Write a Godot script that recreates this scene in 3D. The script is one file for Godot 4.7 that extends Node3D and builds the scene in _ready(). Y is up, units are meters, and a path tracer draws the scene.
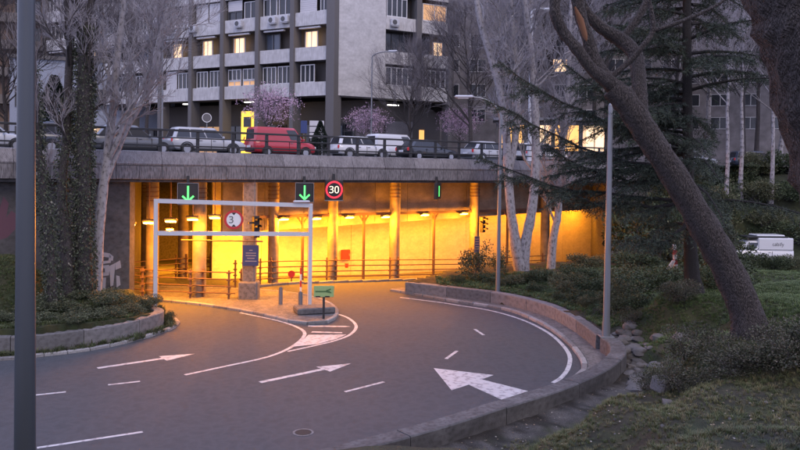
extends Node3D

# ---------------------------------------------------------------- mesh builder
class MB:
	var v := PackedVector3Array()
	var n := PackedVector3Array()
	var c := PackedColorArray()
	var ix := PackedInt32Array()
	var t := Transform3D.IDENTITY
	var col := Color(1, 1, 1)
	func tri(p0: Vector3, p1: Vector3, p2: Vector3) -> void:      # counter-clockwise seen from outside
		var a := t * p0
		var b := t * p1
		var d := t * p2
		var nn := (b - a).cross(d - a).normalized()
		var k := v.size()
		v.append(a); v.append(b); v.append(d)
		n.append(nn); n.append(nn); n.append(nn)
		c.append(col); c.append(col); c.append(col)
		ix.append(k); ix.append(k + 2); ix.append(k + 1)
	func quad(p0: Vector3, p1: Vector3, p2: Vector3, p3: Vector3) -> void:
		var a := t * p0
		var b := t * p1
		var d := t * p2
		var e := t * p3
		var nn := (d - a).cross(e - b).normalized()
		var k := v.size()
		v.append(a); v.append(b); v.append(d); v.append(e)
		for i in 4:
			n.append(nn); c.append(col)
		ix.append(k); ix.append(k + 2); ix.append(k + 1)
		ix.append(k); ix.append(k + 3); ix.append(k + 2)
	func box(ctr: Vector3, s: Vector3) -> void:
		var h := s * 0.5
		var a := ctr - h
		var b := ctr + h
		quad(Vector3(a.x, a.y, b.z), Vector3(b.x, a.y, b.z), Vector3(b.x, b.y, b.z), Vector3(a.x, b.y, b.z))
		quad(Vector3(b.x, a.y, a.z), Vector3(a.x, a.y, a.z), Vector3(a.x, b.y, a.z), Vector3(b.x, b.y, a.z))
		quad(Vector3(b.x, a.y, b.z), Vector3(b.x, a.y, a.z), Vector3(b.x, b.y, a.z), Vector3(b.x, b.y, b.z))
		quad(Vector3(a.x, a.y, a.z), Vector3(a.x, a.y, b.z), Vector3(a.x, b.y, b.z), Vector3(a.x, b.y, a.z))
		quad(Vector3(a.x, b.y, b.z), Vector3(b.x, b.y, b.z), Vector3(b.x, b.y, a.z), Vector3(a.x, b.y, a.z))
		quad(Vector3(a.x, a.y, a.z), Vector3(b.x, a.y, a.z), Vector3(b.x, a.y, b.z), Vector3(a.x, a.y, b.z))
	func cbox(ctr: Vector3, s: Vector3, ch: float) -> void:       # chamfered box
		var h := s * 0.5
		ch = minf(ch, minf(h.x, minf(h.y, h.z)) * 0.9)
		var ax := [Vector3(1, 0, 0), Vector3(0, 1, 0), Vector3(0, 0, 1)]
		var hh := [h.x, h.y, h.z]
		for i in 3:
			for sg in [-1.0, 1.0]:
				var nn: Vector3 = ax[i] * sg
				var ua: Vector3 = ax[(i + 1) % 3] * (hh[(i + 1) % 3] - ch)
				var ub: Vector3 = ax[(i + 2) % 3] * (hh[(i + 2) % 3] - ch) * sg
				var o: Vector3 = ctr + nn * hh[i]
				quad(o - ua - ub, o + ua - ub, o + ua + ub, o - ua + ub)
		for i in 3:
			var j := (i + 1) % 3
			var k := (i + 2) % 3
			for sj in [-1.0, 1.0]:
				for sk in [-1.0, 1.0]:
					var e: Vector3 = ax[i] * (hh[i] - ch)
					var pj: Vector3 = ctr + ax[j] * sj * hh[j] + ax[k] * sk * (hh[k] - ch)
					var pk: Vector3 = ctr + ax[j] * sj * (hh[j] - ch) + ax[k] * sk * hh[k]
					oquad(pj - e, pj + e, pk + e, pk - e, ctr)
		for sx in [-1.0, 1.0]:
			for sy in [-1.0, 1.0]:
				for sz in [-1.0, 1.0]:
					var p0 := ctr + Vector3(sx * h.x, sy * (h.y - ch), sz * (h.z - ch))
					var p1 := ctr + Vector3(sx * (h.x - ch), sy * h.y, sz * (h.z - ch))
					var p2 := ctr + Vector3(sx * (h.x - ch), sy * (h.y - ch), sz * h.z)
					if sx * sy * sz > 0.0:
						tri(p0, p1, p2)
					else:
						tri(p0, p2, p1)
	func oquad(a: Vector3, b: Vector3, d: Vector3, e: Vector3, ctr: Vector3) -> void:   # turned to face away from ctr
		if (d - a).cross(e - b).dot((a + b + d + e) * 0.25 - ctr) > 0.0:
			quad(a, b, d, e)
		else:
			quad(e, d, b, a)
	func tube(p: Array, r: Array, sides: int, cap := true, ridge := 0.0) -> void:
		var m := p.size()
		var k := v.size()
		var up := Vector3(0.31, 0.17, 0.93)
		var rg := []
		for j in sides:
			rg.append(0.0 if ridge == 0.0 else sin(j * 2.4) * 0.5 + sin(j * 5.7 + 1.0) * 0.5)
		for i in m:
			var d: Vector3
			if i == 0:
				d = p[1] - p[0]
			elif i == m - 1:
				d = p[m - 1] - p[m - 2]
			else:
				d = p[i + 1] - p[i - 1]
			d = d.normalized()
			if absf(d.dot(up)) > 0.95:
				up = Vector3(0.9, 0.3, 0.1)
			var a := d.cross(up).normalized()
			var b := d.cross(a)
			for j in sides:
				var an := TAU * j / sides
				var o := a * cos(an) + b * sin(an)
				v.append(t * (p[i] + o * r[i] * (1.0 + ridge * (rg[j] * 0.7 + 0.6 * sin(i * 1.9 + j * 3.1)))))
				n.append((t.basis * o).normalized())
				c.append(col)
		for i in m - 1:
			for j in sides:
				var q0 := k + i * sides + j
				var q1 := k + i * sides + (j + 1) % sides
				ix.append(q0); ix.append(q1 + sides); ix.append(q1)
				ix.append(q0); ix.append(q0 + sides); ix.append(q1 + sides)
		if cap:
			for e in [0, m - 1]:
				var d2: Vector3 = (p[1] - p[0]).normalized() * -1.0 if e == 0 else (p[m - 1] - p[m - 2]).normalized()
				var k2 := v.size()
				for j in sides:
					v.append(v[k + e * sides + j]); n.append((t.basis * d2).normalized()); c.append(col)
				for j in range(1, sides - 1):
					if e == 0:
						ix.append(k2); ix.append(k2 + j); ix.append(k2 + j + 1)
					else:
						ix.append(k2); ix.append(k2 + j + 1); ix.append(k2 + j)
	func bar(a: Vector3, b: Vector3, w: float, h: float) -> void:  # square bar from a to b
		var d := (b - a)
		var l := d.length()
		d /= l
		var up := Vector3.UP if absf(d.y) < 0.95 else Vector3.BACK
		var sd := d.cross(up).normalized()
		var u2 := sd.cross(d)
		var keep := t
		t = t * Transform3D(Basis(d, u2, sd), (a + b) * 0.5)
		box(Vector3.ZERO, Vector3(l, h, w))
		t = keep
	func disc(ctr: Vector3, r: float, th: float, sides: int) -> void:  # disc facing +z
		for j in sides:
			var a0 := TAU * j / sides
			var a1 := TAU * (j + 1) / sides
			var p := ctr + Vector3(cos(a0) * r, sin(a0) * r, th * 0.5)
			var q := ctr + Vector3(cos(a1) * r, sin(a1) * r, th * 0.5)
			tri(ctr + Vector3(0, 0, th * 0.5), p, q)
			quad(p, p - Vector3(0, 0, th), q - Vector3(0, 0, th), q)
			tri(ctr - Vector3(0, 0, th * 0.5), q - Vector3(0, 0, th), p - Vector3(0, 0, th))
	func ring(ctr: Vector3, r0: float, r1: float, th: float, sides: int) -> void:
		for j in sides:
			var a0 := TAU * j / sides
			var a1 := TAU * (j + 1) / sides
			var d0 := Vector3(cos(a0), sin(a0), 0)
			var d1 := Vector3(cos(a1), sin(a1), 0)
			var z := Vector3(0, 0, th)
			quad(ctr + d0 * r0 + z, ctr + d0 * r1 + z, ctr + d1 * r1 + z, ctr + d1 * r0 + z)
			quad(ctr + d0 * r1 + z, ctr + d0 * r1, ctr + d1 * r1, ctr + d1 * r1 + z)
	func poly(pts: Array, y0: float, y1: float) -> void:             # vertical prism over [x,z] points
		var pv := PackedVector2Array()
		for q in pts:
			pv.append(Vector2(q[0], q[1]))
		if Geometry2D.is_polygon_clockwise(pv):
			pv.reverse()
		var tr := Geometry2D.triangulate_polygon(pv)
		for i in range(0, tr.size(), 3):
			var a := pv[tr[i]]
			var b := pv[tr[i + 1]]
			var d := pv[tr[i + 2]]
			if (b - a).cross(d - a) > 0.0:
				var s := b
				b = d
				d = s
			tri(Vector3(a.x, y1, a.y), Vector3(b.x, y1, b.y), Vector3(d.x, y1, d.y))
		if y1 > y0:
			for i in pv.size():
				var a := pv[i]
				var b := pv[(i + 1) % pv.size()]
				quad(Vector3(b.x, y0, b.y), Vector3(a.x, y0, a.y), Vector3(a.x, y1, a.y), Vector3(b.x, y1, b.y))
	func smooth(limit := 0.6) -> void:         # soften edges flatter than the limit (cosine)
		var at := {}
		for i in v.size():
			var k := Vector3i((v[i] * 2000.0).round())
			if not at.has(k): at[k] = []
			at[k].append(i)
		var nn := n.duplicate()
		for k in at:
			for i in at[k]:
				var s := Vector3.ZERO
				for j in at[k]:
					if n[i].dot(n[j]) > limit: s += n[j]
				nn[i] = s.normalized()
		n = nn
	func mesh() -> ArrayMesh:
		var arr := []
		arr.resize(Mesh.ARRAY_MAX)
		arr[Mesh.ARRAY_VERTEX] = v
		arr[Mesh.ARRAY_NORMAL] = n
		arr[Mesh.ARRAY_COLOR] = c
		arr[Mesh.ARRAY_INDEX] = ix
		var m := ArrayMesh.new()
		m.add_surface_from_arrays(Mesh.PRIMITIVE_TRIANGLES, arr)
		return m

var M := {}
var taken := {}
var rng := RandomNumberGenerator.new()

# ---------------------------------------------------------------- node helpers
func numbered(called: String) -> String:
	var k: int = taken.get(called, -1) + 1
	taken[called] = k
	return called if k == 0 else "%s_%03d" % [called, k]

func tag(o: Node3D, label := "", category := "", group := "", kind := "") -> Node3D:
	if label: o.set_meta("label", label)
	if category: o.set_meta("category", category)
	if group: o.set_meta("group", group)
	if kind: o.set_meta("kind", kind)
	return o

func thing(called: String, at: Vector3, turn := 0.0, label := "", category := "", group := "", kind := "") -> Node3D:
	var o := Node3D.new()
	o.name = numbered(called)
	add_child(o)
	o.position = at
	o.rotation.y = turn
	return tag(o, label, category, group, kind)

func obj(called: String, mb, m: Material, parent: Node = null) -> MeshInstance3D:
	var o := MeshInstance3D.new()
	o.mesh = mb.mesh() if mb is MB else mb
	o.material_override = m
	if parent == null:
		o.name = numbered(called)
		add_child(o)
	else:
		o.name = called
		parent.add_child(o, true)
	return o

func copy_of(o: Node3D) -> Node3D:
	var c := o.duplicate()
	var nm := String(o.name)
	var re := RegEx.create_from_string("_\\d\\d\\d$")
	nm = re.sub(nm, "")
	c.name = numbered(nm)
	add_child(c)
	return c

func boxm(s: Vector3, ctr := Vector3.ZERO, ch := 0.0) -> MB:
	var b := MB.new()
	if ch > 0.0:
		b.cbox(ctr, s, ch)
	else:
		b.box(ctr, s)
	return b

# ---------------------------------------------------------------- materials
func lin(r: float, g: float, b: float, a := 1.0) -> Color:
	var c := Color(r, g, b).linear_to_srgb()
	c.a = a
	return c

func noise_tex(sd: int, freq: float, lo: float, hi: float, octaves := 4, kind := FastNoiseLite.TYPE_SIMPLEX_SMOOTH, size := 512, stops := []) -> NoiseTexture2D:
	var f := FastNoiseLite.new()
	f.seed = sd
	f.frequency = freq
	f.noise_type = kind
	f.fractal_octaves = octaves
	var t := NoiseTexture2D.new()
	t.width = size
	t.height = size
	t.seamless = true
	t.noise = f
	var g := Gradient.new()
	if stops.is_empty():
		g.set_color(0, Color(lo, lo, lo))
		g.set_color(1, Color(hi, hi, hi))
	else:
		g.offsets = PackedFloat32Array(stops[0])
		g.colors = PackedColorArray(stops[1])
	t.color_ramp = g
	return t

func mat(called: String, c: Color, rough := 0.8, metal := 0.0) -> StandardMaterial3D:
	var m := StandardMaterial3D.new()
	m.resource_name = called
	m.albedo_color = c
	m.roughness = rough
	m.metallic = metal
	M[called] = m
	return m

func textured(m: StandardMaterial3D, tex: Texture2D, metres: float, height: Texture2D = null, hs := 0.0, world := true) -> StandardMaterial3D:
	m.albedo_texture = tex
	m.uv1_triplanar = true
	m.uv1_world_triplanar = world
	m.uv1_scale = Vector3.ONE / metres
	if height:
		m.heightmap_enabled = true
		m.heightmap_texture = height
		m.heightmap_scale = hs
	return m

func blotched(m: StandardMaterial3D, tex: Texture2D, metres: float) -> StandardMaterial3D:
	m.detail_enabled = true
	m.detail_albedo = tex
	m.detail_blend_mode = BaseMaterial3D.BLEND_MODE_MUL
	m.detail_uv_layer = BaseMaterial3D.DETAIL_UV_2
	m.uv2_triplanar = true
	m.uv2_world_triplanar = true
	m.uv2_scale = Vector3.ONE / metres
	return m

func glow(called: String, c: Color, energy: float) -> StandardMaterial3D:
	var m := mat(called, c, 0.5)
	m.emission_enabled = true
	m.emission = c
	m.emission_energy_multiplier = energy
	return m

func make_materials() -> void:
	var faint := noise_tex(14, 0.02, 0.86, 1.0, 5)
	var fine := noise_tex(3, 0.09, 0.72, 1.0, 3)
	var grit := noise_tex(4, 0.25, 0.55, 1.0, 2)
	var cloud := noise_tex(5, 0.012, 0.72, 1.0, 5)
	var stain := noise_tex(6, 0.012, 0.0, 1.0, 7, FastNoiseLite.TYPE_SIMPLEX_SMOOTH, 1024, [[0.0, 0.35, 0.55, 1.0], [Color(0.7, 0.69, 0.68), Color(0.86, 0.855, 0.85), Color(0.96, 0.96, 0.96), Color(1, 1, 1)]])
	var crack := noise_tex(7, 0.02, 0.0, 1.0, 5, FastNoiseLite.TYPE_SIMPLEX, 1024, [[0.0, 0.42, 0.5, 0.58, 1.0], [Color(0.9, 0.9, 0.9), Color(0.965, 0.965, 0.965), Color(1, 1, 1), Color(0.975, 0.975, 0.975), Color(0.92, 0.918, 0.915)]])
	var bump := noise_tex(8, 0.12, 0.0, 1.0, 4)
	var barkh := noise_tex(9, 0.03, 0.0, 1.0, 5, FastNoiseLite.TYPE_SIMPLEX, 512, [[0.0, 0.35, 0.5, 0.65, 1.0], [Color(0.9, 0.9, 0.9), Color(0.6, 0.6, 0.6), Color(0.0, 0.0, 0.0), Color(0.6, 0.6, 0.6), Color(1, 1, 1)]])
	var barkc := noise_tex(9, 0.03, 0.0, 1.0, 5, FastNoiseLite.TYPE_SIMPLEX, 512, [[0.0, 0.38, 0.5, 0.62, 1.0], [Color(1, 1, 1), Color(0.8, 0.78, 0.76), Color(0.3, 0.28, 0.28), Color(0.78, 0.76, 0.75), Color(1, 0.98, 0.96)]])
	var pale := noise_tex(11, 0.014, 0.0, 1.0, 6, FastNoiseLite.TYPE_SIMPLEX_SMOOTH, 512, [[0.0, 0.25, 0.36, 1.0], [Color(0.4, 0.39, 0.38), Color(0.62, 0.61, 0.6), Color(0.86, 0.85, 0.85), Color(1, 1, 1)]])
	var worn := noise_tex(12, 0.012, 0.0, 1.0, 6, FastNoiseLite.TYPE_SIMPLEX_SMOOTH, 512, [[0.0, 0.33, 0.42, 1.0], [Color(0.66, 0.65, 0.66), Color(0.84, 0.83, 0.84), Color(0.96, 0.96, 0.96), Color(1, 1, 1)]])
	var streak := noise_tex(13, 0.03, 0.0, 1.0, 5, FastNoiseLite.TYPE_SIMPLEX_SMOOTH, 512, [[0.0, 0.4, 0.55, 1.0], [Color(0.5, 0.49, 0.49), Color(0.78, 0.77, 0.77), Color(0.96, 0.96, 0.96), Color(1, 1, 1)]])
	blotched(textured(mat("asphalt", lin(0.13, 0.138, 0.155), 0.8), grit, 0.6, bump, 0.25), crack, 14.0)
	textured(mat("road_paint", lin(0.5, 0.5, 0.51), 0.6), worn, 1.6)
	blotched(textured(mat("concrete", lin(0.27, 0.26, 0.265), 0.85), stain, 2.6, bump, 0.4), fine, 0.7)
	blotched(textured(mat("concrete_dark", lin(0.19, 0.185, 0.19), 0.88), stain, 2.2, bump, 0.5), fine, 0.7)
	blotched(textured(mat("concrete_damp", lin(0.15, 0.145, 0.15), 0.88), stain, 2.0, bump, 0.5), cloud, 4.0)
	blotched(textured(mat("concrete_damp_dark", lin(0.125, 0.12, 0.125), 0.88), stain, 2.0, bump, 0.5), cloud, 4.0)
	blotched(textured(mat("concrete_darkest", lin(0.12, 0.115, 0.117), 0.9), stain, 3.0, bump, 0.4), cloud, 7.0)  # darkest concrete tone, for the left abutment and edge beam
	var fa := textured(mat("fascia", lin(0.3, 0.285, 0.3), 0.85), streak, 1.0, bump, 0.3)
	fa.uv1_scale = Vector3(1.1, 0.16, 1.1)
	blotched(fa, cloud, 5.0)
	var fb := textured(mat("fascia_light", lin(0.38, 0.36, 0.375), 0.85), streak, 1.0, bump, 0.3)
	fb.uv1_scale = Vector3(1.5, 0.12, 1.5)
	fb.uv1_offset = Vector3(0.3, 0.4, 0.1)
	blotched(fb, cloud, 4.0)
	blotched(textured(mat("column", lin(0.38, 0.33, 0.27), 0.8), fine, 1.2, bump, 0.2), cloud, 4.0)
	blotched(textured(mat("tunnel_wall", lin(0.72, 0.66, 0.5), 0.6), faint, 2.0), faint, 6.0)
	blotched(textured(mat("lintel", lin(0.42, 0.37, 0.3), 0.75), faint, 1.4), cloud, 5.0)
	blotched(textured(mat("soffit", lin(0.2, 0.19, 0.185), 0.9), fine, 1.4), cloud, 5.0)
	textured(mat("kerb", lin(0.27, 0.265, 0.27), 0.85), stain, 1.1, bump, 0.5)
	textured(mat("kerb_pale", lin(0.33, 0.325, 0.33), 0.85), stain, 0.9, bump, 0.5)
	textured(mat("kerb_dark", lin(0.19, 0.185, 0.19), 0.88), stain, 1.3, bump, 0.5)
	blotched(textured(mat("paving", lin(0.2, 0.195, 0.2), 0.85), stain, 1.7, bump, 0.3), cloud, 3.0)
	var gr := textured(mat("ground", Color(1, 1, 1), 0.95), noise_tex(20, 0.06, 0.45, 1.0, 5), 1.3, bump, 2.5)
	gr.vertex_color_use_as_albedo = true
	blotched(gr, noise_tex(21, 0.015, 0.5, 1.0, 5), 6.0)
	for q in [["leaf", 0.7], ["needle", 0.8], ["blossom", 0.8]]:
		var l := mat(q[0], Color(1, 1, 1), q[1])
		l.vertex_color_use_as_albedo = true
	M.asphalt.metallic_specular = 0.28
	M.leaf.backlight_enabled = true
	M.leaf.backlight = Color(0.1, 0.12, 0.05)
	for q in [["bark_dark", lin(0.13, 0.112, 0.11), barkc, barkh, 9.0, Vector3(1.3, 0.34, 1.3)], ["bark_grey", lin(0.16, 0.145, 0.148), barkc, barkh, 3.0, Vector3(3.0, 0.6, 3.0)], ["bark_pale", lin(0.36, 0.345, 0.36), pale, bump, 0.8, Vector3(0.8, 0.5, 0.8)], ["bark_fir", lin(0.05, 0.043, 0.042), barkc, barkh, 4.0, Vector3(3.0, 0.8, 3.0)]]:
		textured(mat(q[0], q[1], 0.92), q[2], 1.0, q[3], q[4], false).uv1_scale = q[5]
	mat("twig_pale", lin(0.3, 0.28, 0.3), 0.9)
	mat("twig_dark", lin(0.075, 0.066, 0.068), 0.9)
	mat("twig_mid", lin(0.2, 0.182, 0.195), 0.9)
	textured(mat("cut_wood", lin(0.26, 0.115, 0.055), 0.9), noise_tex(30, 0.1, 0.55, 1.0, 3), 0.4)
	blotched(textured(mat("render_white", lin(0.66, 0.645, 0.66), 0.8), faint, 3.0), faint, 11.0)
	var runs := noise_tex(15, 0.03, 0.0, 1.0, 5, FastNoiseLite.TYPE_SIMPLEX_SMOOTH, 512, [[0.0, 0.4, 0.55, 1.0], [Color(0.86, 0.855, 0.85), Color(0.94, 0.94, 0.935), Color(0.985, 0.985, 0.985), Color(1, 1, 1)]])
	blotched(textured(mat("render_panel", lin(0.66, 0.65, 0.66), 0.8), runs, 1.5), faint, 7.0)
	M.render_panel.uv1_scale = Vector3(0.5, 0.07, 0.5)
	M.render_white.albedo_color = lin(0.69, 0.68, 0.69)
	textured(mat("pilaster", lin(0.19, 0.18, 0.182), 0.85), fine, 1.5)
	textured(mat("recess", lin(0.2, 0.18, 0.17), 0.85), fine, 2.0)
	textured(mat("brick_tan", lin(0.3, 0.22, 0.19), 0.9), noise_tex(31, 0.2, 0.7, 1.0, 3), 1.2)
	blotched(textured(mat("block_grey", lin(0.4, 0.375, 0.395), 0.85), fine, 3.0), cloud, 9.0)
	textured(mat("block_blue", lin(0.36, 0.4, 0.5), 0.6), fine, 3.0)
	mat("frame_white", lin(0.6, 0.6, 0.62), 0.5)
	mat("frame_dark", lin(0.08, 0.08, 0.085), 0.5)
	mat("shutter", lin(0.55, 0.54, 0.56), 0.6)
	mat("glass_dark", lin(0.03, 0.033, 0.04), 0.08)
	mat("glass_blue", lin(0.1, 0.12, 0.16), 0.1)
	glow("window_warm", lin(1.0, 0.68, 0.4), 0.42)
	glow("window_soft", lin(0.95, 0.55, 0.3), 0.3)
	glow("window_dim", lin(0.75, 0.42, 0.2), 0.16)
	glow("window_amber", lin(1.0, 0.5, 0.14), 0.38)
	glow("sign_yellow", lin(1.0, 0.62, 0.07), 0.42)
	glow("white_lamp", lin(1.0, 0.95, 0.9), 1)
	mat("metal_grey", lin(0.21, 0.215, 0.23), 0.45, 0.5)
	mat("metal_pole", lin(0.06, 0.068, 0.08), 0.4, 0.3)
	mat("metal_white", lin(0.5, 0.51, 0.55), 0.45)
	mat("metal_dark", lin(0.035, 0.035, 0.037), 0.5, 0.3)
	mat("rust", lin(0.12, 0.07, 0.05), 0.8)
	mat("black", lin(0.015, 0.015, 0.016), 0.5)
	mat("rubber", lin(0.02, 0.02, 0.021), 0.85)
	mat("rim", lin(0.4, 0.4, 0.42), 0.35, 0.8)
	mat("red_paint", lin(0.5, 0.03, 0.03), 0.5)
	mat("faded_red", lin(0.22, 0.03, 0.035), 0.7)
	mat("faded_white", lin(0.36, 0.34, 0.35), 0.7)
	mat("white_paint", lin(0.7, 0.7, 0.7), 0.5)
	mat("sign_blue", lin(0.03, 0.05, 0.16), 0.5)
	mat("sign_green", lin(0.28, 0.4, 0.16), 0.55)
	mat("sign_green_dark", lin(0.06, 0.13, 0.04), 0.6)
	mat("graffiti_white", lin(0.3, 0.29, 0.31), 0.8)
	mat("graffiti_pink", lin(0.11, 0.05, 0.07), 0.8)
	glow("led_green", lin(0.12, 0.95, 0.2), 0.36)
	glow("led_red", lin(0.9, 0.03, 0.05), 0.42)
	glow("led_warm", lin(1.0, 0.8, 0.55), 0.42)
	glow("sodium_glass", lin(1.0, 0.62, 0.2), 2.0)
	glow("tail_red", lin(0.5, 0.02, 0.02), 0.06)
	mat("head_glass", lin(0.6, 0.6, 0.62), 0.15)
	for q in [["paint_red", 0.42, 0.02, 0.035], ["paint_white", 0.62, 0.62, 0.64], ["paint_silver", 0.4, 0.41, 0.44], ["paint_black", 0.012, 0.012, 0.014], ["paint_navy", 0.03, 0.04, 0.065], ["paint_grey", 0.1, 0.105, 0.115]]:
		var p := mat(q[0], lin(q[1], q[2], q[3]), 0.35)
		p.clearcoat_enabled = true
		p.clearcoat = 0.6
		p.clearcoat_roughness = 0.1
	for q in [["stone", 0.17, 0.16, 0.16], ["stone_dark", 0.1, 0.093, 0.09]]:
		textured(mat(q[0], lin(q[1], q[2], q[3]), 0.9), stain, 0.6, bump, 1.0, false)

const LAMP := 4.7

func _ready() -> void:
	rng.seed = 20240
	# camera: eye 6.5 m above the road, lens shifted, slight roll as in the photograph
	var cam := Camera3D.new()
	cam.name = "camera"
	cam.projection = Camera3D.PROJECTION_FRUSTUM
	cam.near = 0.1
	cam.far = 1500.0
	cam.size = 0.06
	cam.frustum_offset = Vector2(0, -0.1 * 39.29 / 750.0)
	cam.keep_aspect = Camera3D.KEEP_HEIGHT
	add_child(cam)
	cam.position = Vector3(0, 6.5, 0)
	cam.basis = Basis(Vector3.RIGHT, deg_to_rad(-1.2)) * Basis(Vector3.BACK, 0.014)
	cam.current = true
	# dusk sky, even and lavender
	var env := Environment.new()
	env.background_mode = Environment.BG_SKY
	var sk := ProceduralSkyMaterial.new()
	sk.sky_top_color = Color(0.595, 0.63, 0.8)
	sk.sky_horizon_color = Color(0.72, 0.72, 0.83)
	sk.sky_curve = 0.2
	sk.ground_horizon_color = Color(0.35, 0.33, 0.36)
	sk.ground_bottom_color = Color(0.2, 0.19, 0.2)
	var sky := Sky.new()
	sky.sky_material = sk
	env.sky = sky
	env.background_energy_multiplier = 1.0
	env.tonemap_mode = Environment.TONE_MAPPER_LINEAR
	env.tonemap_exposure = 3.2
	env.sdfgi_enabled = true
	env.ssao_enabled = true
	env.ssil_enabled = true
	var we := WorldEnvironment.new()
	we.name = "world"
	we.environment = env
	add_child(we)
	var sun := DirectionalLight3D.new()
	sun.name = "dusk_light"
	sun.light_color = Color(1.0, 0.93, 0.9)
	sun.light_energy = 0.15
	sun.light_angular_distance = 30.0
	sun.shadow_enabled = true
	add_child(sun)
	sun.rotation = Vector3(deg_to_rad(-50), deg_to_rad(25), 0)
	make_materials()
	make_land()
	make_road()
	make_viaduct()
	make_underpass()
	make_buildings()
	print("structure done ", Time.get_ticks_msec())
	make_lamps()
	make_signs()
	make_lamp_posts()
	make_cars()
	make_trees()
	make_bushes()
	make_stones()
	make_grass()

# ---------------------------------------------------------------- the lie of the land
const ROAD_EDGE := [[0.5, -39.3], [3.1, -37.65], [4.7, -36.55], [5.7, -35.35], [6.8, -33.05], [7.25, -30.6], [7.38, -28.6], [7.42, -26.9], [7.42, -25.3], [6.95, -23.9], [6.15, -22.5], [5.25, -21.35], [3.9, -19.95], [2.4, -18.6], [1.0, -17.3], [-0.6, -16.0], [-3.0, -14.4], [-8.0, -12.8], [-16.0, -11.6], [-60.0, -10.0], [-60.0, -22.0], [-22.0, -23.6], [-13.75, -25.35], [-12.4, -25.75], [-11.1, -26.8], [-10.15, -28.1], [-9.75, -29.3], [-9.62, -30.1], [-9.95, -30.9], [-10.9, -31.8], [-12.1, -33.6], [-14.5, -36.0], [-22.0, -62.0], [-22.0, -70.0], [18.0, -70.0], [19.0, -60.0], [17.0, -53.5], [12.5, -48.5], [2.5, -42.5]]
const LAND := [[7.9, -24.5, 0.1], [8.0, -27.0, 0.35], [7.9, -30.0, 0.6], [7.4, -33.0, 0.6], [6.3, -36.0, 0.6], [4.0, -38.2, 0.6], [6.9, -42.0, 0.95], [9.7, -36.0, 0.86], [9.0, -31.0, 0.9], [11.0, -28.0, 2.05], [9.6, -25.0, 0.9], [8.2, -17.3, 2.75], [6.5, -15.0, 2.15], [5.5, -13.5, 2.05], [5.4, -16.0, 1.6], [5.7, -10.5, 2.63], [3.8, -14.0, 1.25], [3.0, -17.3, 0.15], [1.2, -16.0, 0.15], [4.6, -18.7, 0.12], [6.1, -20.6, 0.15], [7.3, -22.4, 0.1], [7.6, -19.5, 1.2], [9.2, -21.0, 1.9], [12.3, -24.0, 2.5], [16.0, -28.0, 2.2], [18.0, -36.0, 1.5], [23.0, -44.0, 1.05], [22.5, -47.0, 1.04], [30.0, -44.0, 1.0], [14.0, -40.0, 1.2], [0.0, -14.5, 0.3], [-3.0, -12.6, 0.3], [-5.2, -10.5, 1.4], [0.0, -10.0, 2.2], [0.0, -5.0, 4.2], [0.0, 0.0, 4.9], [6.4, -9.4, 3.0], [10.0, -12.0, 3.2], [10.0, -5.0, 4.4], [-8.0, -5.0, 3.6], [-16.0, -8.0, 1.0], [15.0, -15.0, 3.2], [25.0, -25.0, 2.5], [22.0, -56.0, 5.5], [30.0, -58.0, 6.6], [20.5, -54.0, 4.0], [25.0, -62.0, 7.0], [19.0, -64.0, 7.0], [40.0, -62.0, 7.0], [12.8, -47.6, 0.9], [15.5, -50.5, 1.0], [-13.5, -26.2, 0.85], [-11.3, -27.6, 0.8], [-10.5, -29.2, 0.72], [-10.4, -30.4, 0.6], [-12.4, -29.5, 1.35], [-12.3, -30.5, 1.05], [-12.2, -32.6, 0.95], [-15.7, -29.5, 2.8], [-14.0, -31.2, 2.0], [-16.0, -27.0, 1.8], [-20.0, -26.0, 3.0], [-18.0, -24.4, 1.3], [-25.0, -24.0, 3.0], [-30.0, -30.0, 5.0]]
var land_noise := FastNoiseLite.new()
var edge_poly := PackedVector2Array()

func land(x: float, z: float) -> float:
	var sw := 0.0
	var sh := 0.0
	for q in LAND:
		var dx: float = x - q[0]
		var dz: float = z - q[1]
		var w := dx * dx + dz * dz + 0.15
		w = 1.0 / (w * w)
		sw += w
		sh += w * q[2]
	var h := sh / sw
	if z < -62.0:
		h = lerpf(h, 7.0, clampf((-62.0 - z) / 4.0, 0.0, 1.0))
	return h + land_noise.get_noise_2d(x * 6.0, z * 6.0) * 0.09 + land_noise.get_noise_2d(x * 22.0, z * 22.0) * 0.035

func edge_dist(x: float, z: float) -> float:          # outside positive
	var p := Vector2(x, z)
	var best := 1e9
	for i in edge_poly.size():
		var q := Geometry2D.get_closest_point_to_segment(p, edge_poly[i], edge_poly[(i + 1) % edge_poly.size()])
		best = minf(best, q.distance_squared_to(p))
	best = sqrt(best)
	return -best if Geometry2D.is_point_in_polygon(p, edge_poly) else best

func road_y(z: float) -> float:
	return -0.09 * clampf(-z - 42.0, 0.0, 10.0)

func axis(stops: Array) -> PackedFloat32Array:        # [[from, step], ..., [to]]
	var out := PackedFloat32Array()
	for i in stops.size() - 1:
		var x: float = stops[i][0]
		while x < stops[i + 1][0] - 0.01:
			out.append(x)
			x += stops[i][1]
	out.append(stops[-1][0])
	return out

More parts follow.
